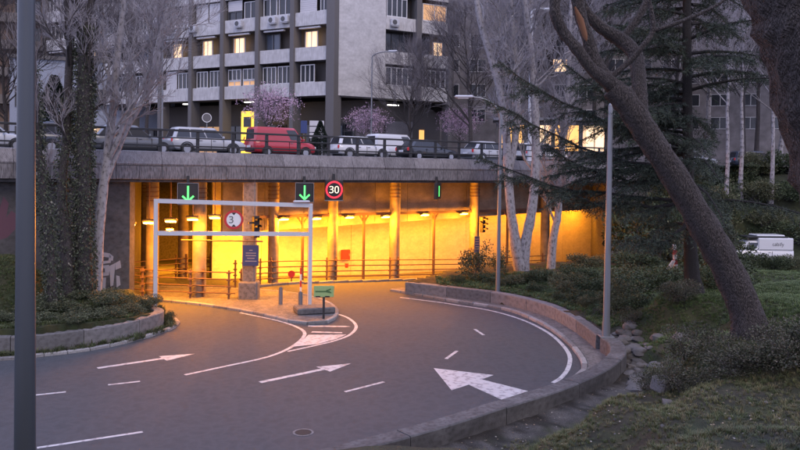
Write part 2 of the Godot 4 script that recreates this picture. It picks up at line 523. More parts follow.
func make_land() -> void:
	land_noise.seed = 77
	land_noise.frequency = 0.05
	for q in ROAD_EDGE:
		edge_poly.append(Vector2(q[0], q[1]))
	var xs := axis([[-400.0, 60.0], [-100.0, 12.0], [-28.0, 2.0], [-18.0, 0.5], [-15.0, 0.25], [10.0, 0.6], [16.0, 1.5], [34.0, 8.0], [100.0, 60.0], [400.0]])
	var zs := axis([[-500.0, 60.0], [-140.0, 12.0], [-68.0, 2.0], [-48.0, 0.6], [-41.0, 0.25], [-12.0, 0.5], [-8.0, 0.8], [4.0, 16.0], [60.0]])
	var b := MB.new()
	var nx := xs.size()
	var nz := zs.size()
	for j in nz:
		for i in nx:
			var x := xs[i]
			var z := zs[j]
			var sd := edge_dist(x, z)
			var h := land(x, z)
			h = lerpf(-1.2, h, smoothstep(-0.24, -0.1, sd))
			b.v.append(Vector3(x, h, z))
			b.n.append(Vector3.UP)
			# what grows or lies there: lawn, dry grass, earth with grit
			var nn := land_noise.get_noise_2d(x * 14.0, z * 14.0) + 0.6 * land_noise.get_noise_2d(x * 45.0, z * 45.0)
			var lawn := Color(0.066, 0.1, 0.026)
			var dry := Color(0.135, 0.122, 0.05)
			var earth := Color(0.1, 0.082, 0.062)
			var grit := Color(0.27, 0.245, 0.225)
			var cc := lawn.lerp(dry, clampf(0.35 + nn * 0.9, 0.0, 1.0))
			if x < 9.0 and z > -17.5:
				cc = lawn.lerp(dry, clampf(0.62 + nn * 0.9, 0.0, 1.0)).lerp(earth, clampf(0.12 + nn * 1.2, 0.0, 0.7))
			if x > 0.0 and x < 11.0 and z < -14.0 and z > -30.0:
				cc = cc.lerp(grit if nn > -0.1 else earth, clampf((1.5 - sd) * 1.6 + nn * 1.3, 0.0, 1.0))
			if z < -30.0 and x < 17.0 and x > 0.0:
				cc = cc.lerp(earth, 0.7)
			b.c.append(cc)
	for j in nz - 1:
		for i in nx - 1:
			var k := j * nx + i
			b.ix.append_array([k, k + 1, k + nx + 1, k, k + nx + 1, k + nx])
	# smooth normals
	for i in b.n.size():
		b.n[i] = Vector3.ZERO
	for i in range(0, b.ix.size(), 3):
		var p := b.v[b.ix[i]]
		var fn := (b.v[b.ix[i + 2]] - p).cross(b.v[b.ix[i + 1]] - p)
		for k in 3:
			b.n[b.ix[i + k]] += fn
	for i in b.n.size():
		b.n[i] = b.n[i].normalized()
	tag(obj("ground", b, M.ground), "uneven grassy banks and lawn beside the curving road", "ground", "", "structure")

func stand(x: float, z: float, sink := 0.03) -> Vector3:
	return Vector3(x, land(x, z) - sink, z)

# ---------------------------------------------------------------- curves
func smooth_curve(pts: Array, step := 0.25) -> PackedVector2Array:
	var cv := Curve2D.new()
	for i in pts.size():
		var p := Vector2(pts[i][0], pts[i][1])
		var a := Vector2(pts[maxi(i - 1, 0)][0], pts[maxi(i - 1, 0)][1])
		var b := Vector2(pts[mini(i + 1, pts.size() - 1)][0], pts[mini(i + 1, pts.size() - 1)][1])
		var tg := (b - a) / 6.0
		cv.add_point(p, -tg, tg)
	cv.bake_interval = step
	var out := PackedVector2Array()
	var l := cv.get_baked_length()
	var n := maxi(2, int(round(l / step)))
	for i in n + 1:
		out.append(cv.sample_baked(l * i / n, true))
	return out

func side_of(c: PackedVector2Array, i: int) -> Vector2:
	var d := (c[mini(i + 1, c.size() - 1)] - c[maxi(i - 1, 0)]).normalized()
	return Vector2(-d.y, d.x)

func ribbon(c: PackedVector2Array, i0: int, i1: int, off0: float, off1: float, y: float) -> MB:
	var b := MB.new()
	for i in range(i0, i1):
		var a0 := c[i] + side_of(c, i) * off0
		var a1 := c[i] + side_of(c, i) * off1
		var b0 := c[i + 1] + side_of(c, i + 1) * off0
		var b1 := c[i + 1] + side_of(c, i + 1) * off1
		b.quad(Vector3(a0.x, y, a0.y), Vector3(b0.x, y, b0.y), Vector3(b1.x, y, b1.y), Vector3(a1.x, y, a1.y))
		if b.n[-1].y < 0.0:
			for k in 4:
				b.n[b.n.size() - 1 - k] *= -1.0
			for k in range(b.ix.size() - 6, b.ix.size(), 3):
				var s := b.ix[k + 1]
				b.ix[k + 1] = b.ix[k + 2]
				b.ix[k + 2] = s
	return b

func wall_block(c: PackedVector2Array, i0: int, i1: int, half: float, y0: float, y1: float, ch: float) -> MB:
	var b := MB.new()
	var prof := [[-half, y0], [-half, y1 - ch], [-half + ch, y1], [half - ch, y1], [half, y1 - ch], [half, y0]]
	for i in range(i0, i1):
		var s0 := side_of(c, i)
		var s1 := side_of(c, i + 1)
		var mid := (c[i] + c[i + 1]) * 0.5
		for k in 5:
			var p: Array = prof[k]
			var q: Array = prof[k + 1]
			var a: Vector2 = c[i] + s0 * p[0]
			var d: Vector2 = c[i] + s0 * q[0]
			var e: Vector2 = c[i + 1] + s1 * p[0]
			var f: Vector2 = c[i + 1] + s1 * q[0]
			b.oquad(Vector3(a.x, p[1], a.y), Vector3(e.x, p[1], e.y), Vector3(f.x, q[1], f.y), Vector3(d.x, q[1], d.y), Vector3(mid.x, (y0 + y1) * 0.5, mid.y))
	for e in [i0, i1]:
		var s := side_of(c, e)
		var q := []
		for p in prof:
			var w: Vector2 = c[e] + s * p[0]
			q.append(Vector3(w.x, p[1], w.y))
		var other := c[i1 if e == i0 else i0]
		b.oquad(q[0], q[1], q[4], q[5], Vector3(other.x, y0, other.y))
		b.oquad(q[1], q[2], q[3], q[4], Vector3(other.x, y0, other.y))
	return b

func block_wall(called: String, label: String, pts: Array, half: float, y0: float, y1: float, block: int, m: Array, ch := 0.03) -> void:
	var c := smooth_curve(pts, 0.25)
	var t := thing(called, Vector3.ZERO, 0.0, label, "wall")
	var i := 0
	var k := 0
	while i < c.size() - 1:
		var e := mini(i + block, c.size() - 1)
		if c.size() - 1 - e < block / 3:
			e = c.size() - 1
		var cc := PackedVector2Array(c)
		# a joint of 12 mm between blocks
		var g0 := cc[i]
		var g1 := cc[e]
		cc[i] = g0 + (cc[i + 1] - g0).normalized() * 0.013
		cc[e] = g1 + (cc[e - 1] - g1).normalized() * 0.013
		obj("wall_block", wall_block(cc, i, e, half - 0.004 * (k % 2), y0, y1 - 0.006 * ((k * 7) % 3), ch), m[(k * 5 + k / 3) % m.size()], t)
		i = e
		k += 1

func kerb_line(called: String, label: String, pts: Array, y0: float, y1: float, half: float, length: float, mats: Array) -> void:
	var c := smooth_curve(pts, length)
	var t := thing(called, Vector3.ZERO, 0.0, label, "kerb", "", "structure")
	var shared := boxm(Vector3(length * 0.985, y1 - y0, half * 2.0), Vector3.ZERO, 0.025).mesh()
	for i in c.size() - 1:
		var mid := (c[i] + c[i + 1]) * 0.5
		var d := c[i + 1] - c[i]
		var o := obj("kerb_stone", shared, mats[rng.randi() % mats.size()], t)
		o.position = Vector3(mid.x, (y0 + y1) * 0.5 + rng.randf_range(-0.01, 0.008) + road_y(mid.y), mid.y)
		o.rotation.y = -d.angle() + rng.randf_range(-0.015, 0.015)
		o.scale.x = d.length() / length

# ---------------------------------------------------------------- the road and what is painted on it
func flat(called: String, label: String, polys: Array, y := 0.006) -> void:
	var b := MB.new()
	for p in polys:
		b.poly(p, y, y)
	tag(obj(called, b, M.road_paint), label, "marking", "", "structure")

func stripe(called: String, label: String, pts: Array, w: float) -> void:
	var c := smooth_curve(pts, 0.3)
	tag(obj(called, ribbon(c, 0, c.size() - 1, -w * 0.5, w * 0.5, 0.006), M.road_paint), label, "marking", "", "structure")

func arrow(label: String, tail: Vector2, tip: Vector2, shaft: float, head_w: float, head_l: float) -> void:
	var d := (tip - tail).normalized()
	var s := Vector2(-d.y, d.x)
	var l := tail.distance_to(tip) - head_l
	var e := tail + d * l
	var q := []
	for p in [tail - s * shaft * 0.5, e - s * shaft * 0.5, e - s * head_w * 0.5, tip, e + s * head_w * 0.5, e + s * shaft * 0.5, tail + s * shaft * 0.5]:
		q.append([p.x, p.y])
	flat("road_arrow", label, [q])

func make_road() -> void:
	var b := MB.new()
	var xs := axis([[-60.0, 8.0], [-24.0, 1.0], [10.0, 2.0], [18.0]])
	var zs := axis([[-70.0, 2.0], [-52.0, 1.0], [-10.0]])
	for j in zs.size():
		for i in xs.size():
			b.v.append(Vector3(xs[i], road_y(zs[j]), zs[j]))
			b.n.append(Vector3(0, 1, 0.0).normalized())
			b.c.append(Color(1, 1, 1))
	for j in zs.size() - 1:
		for i in xs.size() - 1:
			if xs[i] > 6.9 and zs[j] > -40.0 and (xs[i] > 8.9 or zs[j] > -23.0):
				continue
			var k := j * xs.size() + i
			b.ix.append_array([k, k + 1, k + xs.size() + 1, k, k + xs.size() + 1, k + xs.size()])
	tag(obj("road", b, M.asphalt), "curving grey asphalt road running into the lit underpass", "road", "", "structure")
	stripe("edge_line", "white edge line along the outer kerb of the bend", [[0.08, -38.12], [2.05, -36.83], [2.96, -36.05], [3.95, -35.25], [4.87, -34.0], [5.60, -32.33], [6.08, -30.18], [6.2, -28.27], [6.1, -26.50], [5.72, -24.93], [5.23, -23.69], [4.80, -23.0]], 0.15)
	flat("road_arrow", "broad white arrow painted beside the low curved wall, worn at its tail", [[[1.19, -24.52], [1.61, -22.06], [2.17, -22.67], [2.98, -21.22], [3.88, -22.09], [2.64, -23.27], [3.07, -23.79]]])
	arrow("slim white road arrow between the solid line and the dashes", Vector2(-4.16, -22.61), Vector2(-1.56, -24.97), 0.2, 0.75, 1.15)
	arrow("slim white road arrow beside the ivy bank", Vector2(-9.63, -23.95), Vector2(-7.05, -25.99), 0.2, 0.75, 1.15)
	stripe("lane_line", "solid white lane line running into the striped wedge", [[-6.64, -23.31], [-5.64, -24.38], [-4.54, -25.6], [-3.95, -26.88], [-3.66, -28.5], [-3.75, -29.8], [-4.4, -31.0], [-5.4, -32.1], [-7.1, -33.5]], 0.14)
	stripe("wedge_outline", "white line curving round the tip of the traffic island", [[-2.9, -33.75], [-2.19, -32.66], [-1.74, -31.01], [-1.85, -29.48], [-2.3, -28.4], [-3.0, -27.5], [-3.9, -26.5]], 0.13)
	var wedge := [[-3.85, -27.2], [-3.0, -27.65], [-2.35, -28.55], [-2.02, -29.35], [-3.5, -29.2], [-3.62, -28.2]]
	flat("road_wedge", "solid white wedge where the two lanes split before the island", [wedge], 0.008)
	flat("wedge_bar", "white bar painted just off the island tip", [[[-3.72, -30.95], [-2.19, -30.98], [-1.95, -30.85], [-2.19, -30.75], [-3.7, -30.72]], [[-3.42, -29.85], [-2.22, -29.76], [-2.2, -29.58], [-3.45, -29.62]]])
	var dash := [["short white dash in mid lane ahead of the broad arrow", [1.67, -25.76], [2.14, -26.93]], ["thin white dash beside the slim arrow near the solid line", [-1.52, -21.76], [-0.41, -22.85]], ["white dash below the arrow by the ivy bank", [-8.58, -22.13], [-7.77, -22.54]], ["white dash partly behind the grey lamp pole", [-10.4, -20.95], [-9.5, -21.38]], ["long white dash at the foot of the grey lamp pole", [-8.25, -17.09], [-6.21, -18.23]], ["small white dash inside the outer bend", [3.4, -29.6], [3.15, -30.7]]]
	for q in dash:
		stripe("lane_dash", q[0], [q[1], q[2]], 0.12)
	# the outer footway, its kerb and walls
	var kerb := [[-0.4, -40.2], [1.05, -38.75], [2.0, -37.75], [3.05, -36.75], [4.4, -35.75], [5.35, -34.5], [6.05, -32.3], [6.4, -30.1], [6.5, -27.6], [6.35, -25.4], [5.95, -24.0], [5.2, -22.9]]
	kerb_line("outer_kerb", "worn grey kerb stones along the outside of the bend", kerb, -0.08, 0.12, 0.1, 0.8, [M.kerb, M.kerb, M.kerb_dark, M.kerb_pale])
	var kc := smooth_curve(kerb, 0.5)
	var walk := thing("footway", Vector3.ZERO, 0.0, "narrow grey footway between kerb and low parapet wall", "pavement", "", "structure")
	for i in range(0, kc.size() - 4, 3):
		obj("paving_slab", ribbon(kc, i, mini(i + 3, kc.size() - 1), -0.85, -0.1, 0.1 + 0.004 * (i % 2)), M.paving, walk)
	block_wall("parapet_wall", "low grey parapet wall curving along the footway below the bushes", [[0.45, -39.35], [3.1, -37.65], [4.7, -36.55], [5.7, -35.35], [6.8, -33.05], [7.25, -30.6], [7.38, -28.6], [7.4, -27.1]], 0.22, -0.2, 0.63, 10, [M.concrete, M.concrete, M.concrete_dark])
	block_wall("kerb_wall", "smooth grey low wall round the end of the bend, lamp post at its tip", [[7.5, -26.75], [7.55, -25.9], [7.3, -24.7], [6.78, -23.6], [6.1, -22.5], [5.25, -21.45], [4.15, -20.25], [2.6, -18.85], [1.15, -17.5], [-0.4, -16.25], [-2.9, -14.55], [-8.0, -12.9], [-16.0, -11.7]], 0.27, -0.4, 0.62, 13, [M.concrete_damp, M.concrete_damp_dark])
	block_wall("bank_wall", "low mossy retaining wall holding the ivy bank beside the road", [[-22.0, -23.7], [-17.5, -24.6], [-13.7, -25.3], [-12.4, -25.75], [-11.15, -26.75], [-10.2, -28.05], [-9.8, -29.2], [-9.65, -30.0], [-9.9, -30.7], [-10.6, -31.3]], 0.2, -0.3, 0.68, 9, [M.concrete_dark, M.concrete_dark, M.concrete])
	kerb_line("bank_kerb", "broken black and white kerb stones at the foot of the ivy bank", [[-22.0, -23.0], [-17.0, -23.75], [-13.2, -24.75], [-12.2, -25.3], [-10.8, -26.3], [-9.85, -27.7], [-9.3, -29.1], [-9.05, -30.1], [-9.2, -31.2], [-9.9, -32.2]], -0.08, 0.11, 0.09, 0.75, [M.kerb, M.kerb_dark, M.kerb_pale, M.kerb])
	# the island
	var isl := [[-20.0, -36.4], [-13.32, -36.3], [-11.5, -36.05], [-9.4, -35.2], [-7.16, -33.85], [-5.56, -32.5], [-4.45, -31.5], [-3.66, -31.2], [-3.0, -31.55], [-2.75, -32.62], [-2.85, -34.24], [-3.5, -36.2], [-5.2, -38.4], [-8.0, -39.6], [-12.0, -39.9], [-20.0, -40.2]]
	var ic := smooth_curve(isl, 0.5)
	var ip := []
	for p in ic:
		ip.append([p.x, p.y])
	var ib := MB.new()
	ib.poly(ip, -0.1, 0.1)
	tag(obj("traffic_island", ib, M.paving), "paved traffic island carrying the pier and gantry post", "island", "", "structure")
	kerb_line("island_kerb", "grey kerb stones edging the traffic island", isl, -0.08, 0.125, 0.09, 0.85, [M.kerb, M.kerb_dark, M.kerb, M.kerb_pale])
	for q in [[-2.3, -18.35, "small dark manhole cover set in the near lane"]]:
		var mc := thing("manhole_cover", Vector3(q[0], 0.0, q[1]), 0.3, q[2], "manhole cover")
		var mb := MB.new()
		mb.t = Transform3D(Basis(Vector3.RIGHT, -PI / 2), Vector3(0, 0.003, 0))
		mb.disc(Vector3.ZERO, 0.2, 0.008, 22)
		obj("lid", mb, M.rubber, mc)
		mb = MB.new()
		mb.t = Transform3D(Basis(Vector3.RIGHT, -PI / 2), Vector3(0, 0.004, 0))
		mb.ring(Vector3.ZERO, 0.21, 0.26, 0.004, 22)
		obj("frame", mb, M.kerb_dark, mc)
	var bc := smooth_curve([[-22.0, -23.0], [-17.0, -23.75], [-13.2, -24.75], [-12.2, -25.3], [-10.8, -26.3], [-9.85, -27.7], [-9.3, -29.1], [-9.05, -30.1], [-9.2, -31.2], [-9.9, -32.2]], 0.5)
	var vb := ribbon(bc, 0, bc.size() - 1, -0.7, -0.09, 0.07)
	for i in vb.c.size():
		vb.c[i] = Color(0.075, 0.07, 0.045)
	tag(obj("verge", vb, M.ground), "strip of weedy earth between kerb and bank wall", "verge", "", "structure")

# ---------------------------------------------------------------- viaduct and underpass
const VIA := Vector3(-7.4, 0, -36)
const TURN := 0.6039          # the viaduct runs away to the right
func via(s: float, y: float, back: float) -> Vector3:     # point in the viaduct's own frame
	return VIA + Basis(Vector3.UP, TURN) * Vector3(s, y, -back)

func column_mesh(r: float, h: float) -> MB:
	var b := MB.new()
	b.tube([Vector3(0, 0, 0), Vector3(0, h, 0)], [r, r], 20)
	return b

func make_viaduct() -> void:
	var t := thing("viaduct", VIA, TURN, "grey concrete road viaduct with panelled edge spanning the underpass", "viaduct")
	var s0 := -22.0
	var s1 := 30.0
	# deck slab: soffit at 6.0, top at 7.12
	var b := MB.new()
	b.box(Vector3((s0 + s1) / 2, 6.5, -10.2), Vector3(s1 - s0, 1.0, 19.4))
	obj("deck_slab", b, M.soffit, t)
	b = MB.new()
	b.box(Vector3((s0 + s1) / 2, 6.05, -0.36), Vector3(s1 - s0, 0.5, 0.3))
	obj("edge_beam", b, M.concrete_darkest, t)
	# lower fascia panels and the sloped coping slabs above
	var lower := MB.new()
	lower.cbox(Vector3(0, 6.23, -0.1), Vector3(0.985, 0.6, 0.2), 0.012)
	var lm := lower.mesh()
	var x := s0
	var k := 0
	while x < s1:
		var o := obj("fascia_panel", lm, M.fascia, t)
		o.position = Vector3(x + 0.5, rng.randf_range(-0.006, 0.006), rng.randf_range(-0.008, 0.008))
		x += 1.0
	var up := MB.new()
	var prof := [Vector2(0.0, 6.545), Vector2(0.03, 6.62), Vector2(-0.22, 7.17), Vector2(-0.5, 7.2), Vector2(-0.5, 6.545)]
	var hw := 0.99
	for i in 5:
		var p: Vector2 = prof[i]
		var q: Vector2 = prof[(i + 1) % 5]
		up.oquad(Vector3(-hw, p.y, p.x), Vector3(hw, p.y, p.x), Vector3(hw, q.y, q.x), Vector3(-hw, q.y, q.x), Vector3(0, 6.85, -0.25))
	for e in [-1.0, 1.0]:
		up.oquad(Vector3(e * hw, prof[0].y, prof[0].x), Vector3(e * hw, prof[1].y, prof[1].x), Vector3(e * hw, prof[2].y, prof[2].x), Vector3(e * hw, prof[4].y, prof[4].x), Vector3(0, 6.8, -0.2))
		up.oquad(Vector3(e * hw, prof[2].y, prof[2].x), Vector3(e * hw, prof[3].y, prof[3].x), Vector3(e * hw, prof[4].y, prof[4].x), Vector3(e * hw, prof[4].y - 0.001, prof[4].x), Vector3(0, 6.8, -0.2))
	var um := up.mesh()
	x = s0
	while x < s1:
		var o := obj("coping_slab", um, M.fascia_light if (k * 3) % 4 != 1 else M.fascia, t)
		o.position = Vector3(x + 1.0, rng.randf_range(-0.006, 0.006), rng.randf_range(-0.01, 0.006))
		x += 2.0
		k += 1
	# columns: [x, z, radius, foot]
	var cm := column_mesh(1.0, 1.0).mesh()
	for q in [[-12.38, -37.54, 0.31, 0.0], [-9.91, -37.15, 0.34, 0.0], [-7.09, -42.22, 0.3, 0.1], [-3.96, -44.47, 0.3, -0.25], [-0.29, -47.11, 0.33, -0.45], [5.1, -51.0, 0.33, -0.8], [10.7, -55.0, 0.33, -0.9], [-13.27, -46.0, 0.31, -0.4], [-10.85, -47.0, 0.22, -0.4], [-14.9, -41.0, 0.3, 0.0], [-17.0, -50.0, 0.3, -0.7], [-19.2, -56.0, 0.3, -0.9]]:
		var o := obj("column", cm, M.column, t)
		var lp: Vector3 = t.transform.affine_inverse() * Vector3(q[0], q[3] - 0.1, q[1])
		o.position = lp
		o.scale = Vector3(q[2], 6.05 - q[3], q[2])
		for i in 4:
			var rg := MB.new()
			rg.tube([Vector3(0, -0.025, 0), Vector3(0, 0.025, 0)], [q[2] + 0.03, q[2] + 0.03], 16)
			var ro := obj("clamp_ring", rg, M.rust, o)
			ro.scale = Vector3(1.0 / q[2], 1.0 / (6.05 - q[3]), 1.0 / q[2])
			ro.position.y = (4.9 + 0.22 * i - q[3]) / (6.05 - q[3])
	# square pier on the island
	var pb := MB.new()
	pb.cbox(Vector3(0, 3.0, 0), Vector3(0.62, 6.0, 0.55), 0.04)
	pb.cbox(Vector3(0, 0.45, 0.05), Vector3(0.95, 0.9, 0.75), 0.06)
	var po := obj("pier", pb, M.concrete, t)
	po.position = t.transform.affine_inverse() * Vector3(-7.34, 0.05, -36.75)
	po.rotation.y = -TURN
	# --- street on top
	b = MB.new()
	var P := func(s, bk): var w := via(s, 0, bk); return [w.x, w.z]
	b.poly([P.call(s0, 0.5), P.call(s1, 0.5), [60.0, -64.0], [150.0, -70.0], [150.0, -220.0], [-150.0, -220.0], [-150.0, -66.0], [-40.0, -40.0]], 7.13, 7.13)
	tag(obj("street", b, M.asphalt), "asphalt street on the viaduct in front of the apartment block", "road", "", "structure")
	b = MB.new()
	b.poly([P.call(s0, 13.2), P.call(s1, 13.2), [70.0, -72.0], [150.0, -80.0], [150.0, -220.0], [-150.0, -220.0], [-150.0, -66.0], [-50.0, -50.0]], 7.0, 7.26)
	tag(obj("pavement", b, M.paving), "pavement along the far side of the upper street", "pavement", "", "structure")
	# --- railing
	var r := thing("bridge_railing", VIA, TURN, "dark metal railing of posts and three rails on the viaduct edge", "railing")
	var pm := boxm(Vector3(0.14, 1.02, 0.12), Vector3(0, 0.51, 0), 0.012).mesh()
	x = s0 + 0.6
	while x < s1:
		var o := obj("post", pm, M.metal_dark, r)
		o.position = Vector3(x, 7.17, -0.36)
		x += 1.74
	for q in [[8.17, 0.1], [7.83, 0.06], [7.46, 0.07]]:
		var bb := MB.new()
		bb.cbox(Vector3((s0 + s1) / 2, q[0], -0.29), Vector3(s1 - s0, q[1], 0.05), 0.01)
		obj("rail", bb, M.metal_dark, r)

func make_underpass() -> void:
	# left abutment: front face under the viaduct edge, then back into the dark
	var t := thing("abutment", Vector3.ZERO, 0.0, "dark concrete abutment with sprayed graffiti under the viaduct", "wall")
	var b := MB.new()
	var c0 := Vector2(-12.1, -33.6)
	var e := Vector2(0.823, -0.568)
	var c1 := c0 - e * 14.0
	b.poly([[c0.x, c0.y], [c1.x, c1.y], [c1.x - 6, c1.y - 12], [-22.5, -60.0], [-20.0, -60.0], [-12.9, -34.9], [c0.x + 0.1, c0.y - 0.35]], -0.9, 5.97)
	obj("wall", b, M.concrete_darkest, t)
	# right abutment
	b = MB.new()
	b.poly([[15.9, -62.1], [14.6, -52.2], [17.5, -54.2], [24.0, -62.0], [20.0, -66.0]], -1.0, 5.97)
	tag(obj("end_abutment", b, M.concrete), "concrete abutment closing the far end of the glowing wall", "wall")
	# wall at the back of the dark bay
	b = MB.new()
	b.poly([[-22.5, -60.0], [-9.0, -60.0], [-9.0, -61.0], [-22.5, -61.0]], -1.2, 5.97)
	b.poly([[-9.3, -60.0], [-11.6, -46.4], [-11.3, -46.4], [-9.0, -60.0]], -1.2, 5.97)
	tag(obj("bay_wall", b, M.concrete), "orange lit back wall deep inside the underpass", "wall")
	# glowing wall in panels
	var a := Vector2(-11.5, -46.0)
	var z := Vector2(15.94, -62.08)
	var L := a.distance_to(z)
	var d := (z - a) / L
	var w := thing("tunnel_wall", Vector3(a.x, 0, a.y), -d.angle(), "smooth pale panelled wall glowing yellow behind the columns", "wall")
	var n := 10
	var pm := boxm(Vector3(L / n - 0.018, 7.2, 0.2), Vector3(0, 2.4, -0.1), 0.008).mesh()
	for i in n:
		var o := obj("wall_panel", pm, M.tunnel_wall, w)
		o.position = Vector3(L / n * (i + 0.5), 0, 0)
	obj("wall_back", boxm(Vector3(L, 7.1, 0.1), Vector3(L / 2, 2.4, -0.26)), M.concrete_dark, w)
	# lintel hung from the soffit behind the lamp row: bottom edge climbs gently
	var la := Vector2(-9.75, -41.3)
	var lz := Vector2(14.85, -58.9)
	var LL := la.distance_to(lz)
	var ld := (lz - la) / LL
	var l := thing("lintel", Vector3(la.x, 0, la.y), -ld.angle(), "hanging panelled concrete lintel above the glowing wall", "lintel")
	n = 12
	for i in n:
		var x0 := LL / n * i + 0.012
		var x1 := LL / n * (i + 1) - 0.012
		var y0 := lerpf(2.86, 3.62, x0 / LL)
		var y1 := lerpf(2.86, 3.62, x1 / LL)
		b = MB.new()
		var q := [Vector3(x0, y0, 0), Vector3(x1, y1, 0), Vector3(x1, 6.02, 0), Vector3(x0, 6.02, 0)]
		var bk := Vector3(0, 0, -0.3)
		b.quad(q[0], q[1], q[2], q[3])
		b.quad(q[1] + bk, q[0] + bk, q[3] + bk, q[2] + bk)
		b.quad(q[0] + bk, q[1] + bk, q[1], q[0])
		b.quad(q[0] + bk, q[0], q[3], q[3] + bk)
		b.quad(q[1], q[1] + bk, q[2] + bk, q[2])
		obj("lintel_panel", b, M.lintel, l)
	# lamp beam on thin forked posts
	var ra := Vector2(-9.3, -40.6)
	var rz := Vector2(12.0, -55.95)
	var RL := ra.distance_to(rz)
	var rd := (rz - ra) / RL
	var f := thing("lamp_beam", Vector3(ra.x, 0, ra.y), -rd.angle(), "thin steel beam on forked posts carrying the underpass lamps", "beam")
	b = MB.new()
	b.box(Vector3(RL / 2, 3.78, 0), Vector3(RL, 0.16, 0.12))
	obj("beam", b, M.rust, f)
	for wp in [[-5.6, -43.29], [-2.18, -45.75], [2.25, -48.94], [7.6, -52.8]]:
		var s: float = (Vector2(wp[0], wp[1]) - ra).dot(rd)
		b = MB.new()
		var ft := road_y(wp[1])
		b.box(Vector3(s, (3.7 + ft) * 0.5, 0), Vector3(0.13, 3.7 - ft, 0.13))
		b.bar(Vector3(s, 3.25, 0), Vector3(s - 0.32, 3.7, 0), 0.07, 0.07)
		b.bar(Vector3(s, 3.25, 0), Vector3(s + 0.32, 3.7, 0), 0.07, 0.07)
		obj("post", b, M.rust, f)
	# footpath behind the row, with kerb
	b = MB.new()
	var ff := []
	for i in 9:
		var p := Vector2(-8.6, -40.2).lerp(Vector2(13.0, -55.8), i / 8.0)
		var p2 := Vector2(-9.6, -46.8).lerp(Vector2(15.0, -61.3), i / 8.0)
		ff.append([p, p2])
	for i in 8:
		var p: Vector2 = ff[i][0]
		var p2: Vector2 = ff[i][1]
		var q: Vector2 = ff[i + 1][0]
		var q2: Vector2 = ff[i + 1][1]
		var h := func(v: Vector2) -> Vector3: return Vector3(v.x, road_y(v.y) + 0.13, v.y)
		b.quad(h.call(p), h.call(q), h.call(q2), h.call(p2))
	tag(obj("underpass_footpath", b, M.paving), "raised footpath at the base of the glowing wall", "pavement", "", "structure")
	kerb_line("underpass_kerb", "kerb stones in front of the underpass columns", [[-8.6, -40.15], [-3.2, -44.05], [2.2, -47.95], [13.0, -55.75]], -0.1, 0.15, 0.1, 1.0, [M.kerb_dark, M.kerb, M.kerb_dark])
	# guard rails
	guard("guard_rail", "four thin rails strung along the columns before the glowing wall", [[-8.6, -40.75], [-7.4, -41.55], [-3.96, -44.05], [-0.29, -46.65], [5.1, -50.55], [10.7, -54.6]], 0.32)
	guard("guard_rail", "four thin rails strung between the columns of the dark bay", [[-15.4, -38.6], [-12.38, -37.1], [-9.91, -36.72], [-8.0, -36.6]], 0.34)
	guard("guard_rail", "rails beside the deep lane inside the underpass", [[-14.9, -40.6], [-13.27, -45.6], [-12.4, -48.0], [-11.2, -56.0]], 0.3)

func guard(called: String, label: String, pts: Array, gap: float) -> void:
	var t := thing(called, Vector3.ZERO, 0.0, label, "guard rail")
	for k in 4:
		var b := MB.new()
		var p := []
		var r := []
		for q in pts:
			p.append(Vector3(q[0], road_y(q[1]) + 0.35 + gap * k, q[1]))
			r.append(0.03)
		b.tube(p, r, 6)
		obj("rail", b, M.rust, t)
	for i in pts.size():
		var b := MB.new()
		var q: Array = pts[i]
		for sd in [-0.32, 0.32]:
			var pp := Vector3(q[0] + sd * 0.82, road_y(q[1]), q[1] - sd * 0.57)
			b.box(pp + Vector3(0, 0.75, 0.0), Vector3(0.09, 1.5, 0.09))
			for k in 4:
				b.box(pp + Vector3(0, 0.35 + gap * k, 0.05), Vector3(0.2, 0.07, 0.12))
		obj("bracket", b, M.rust, t)

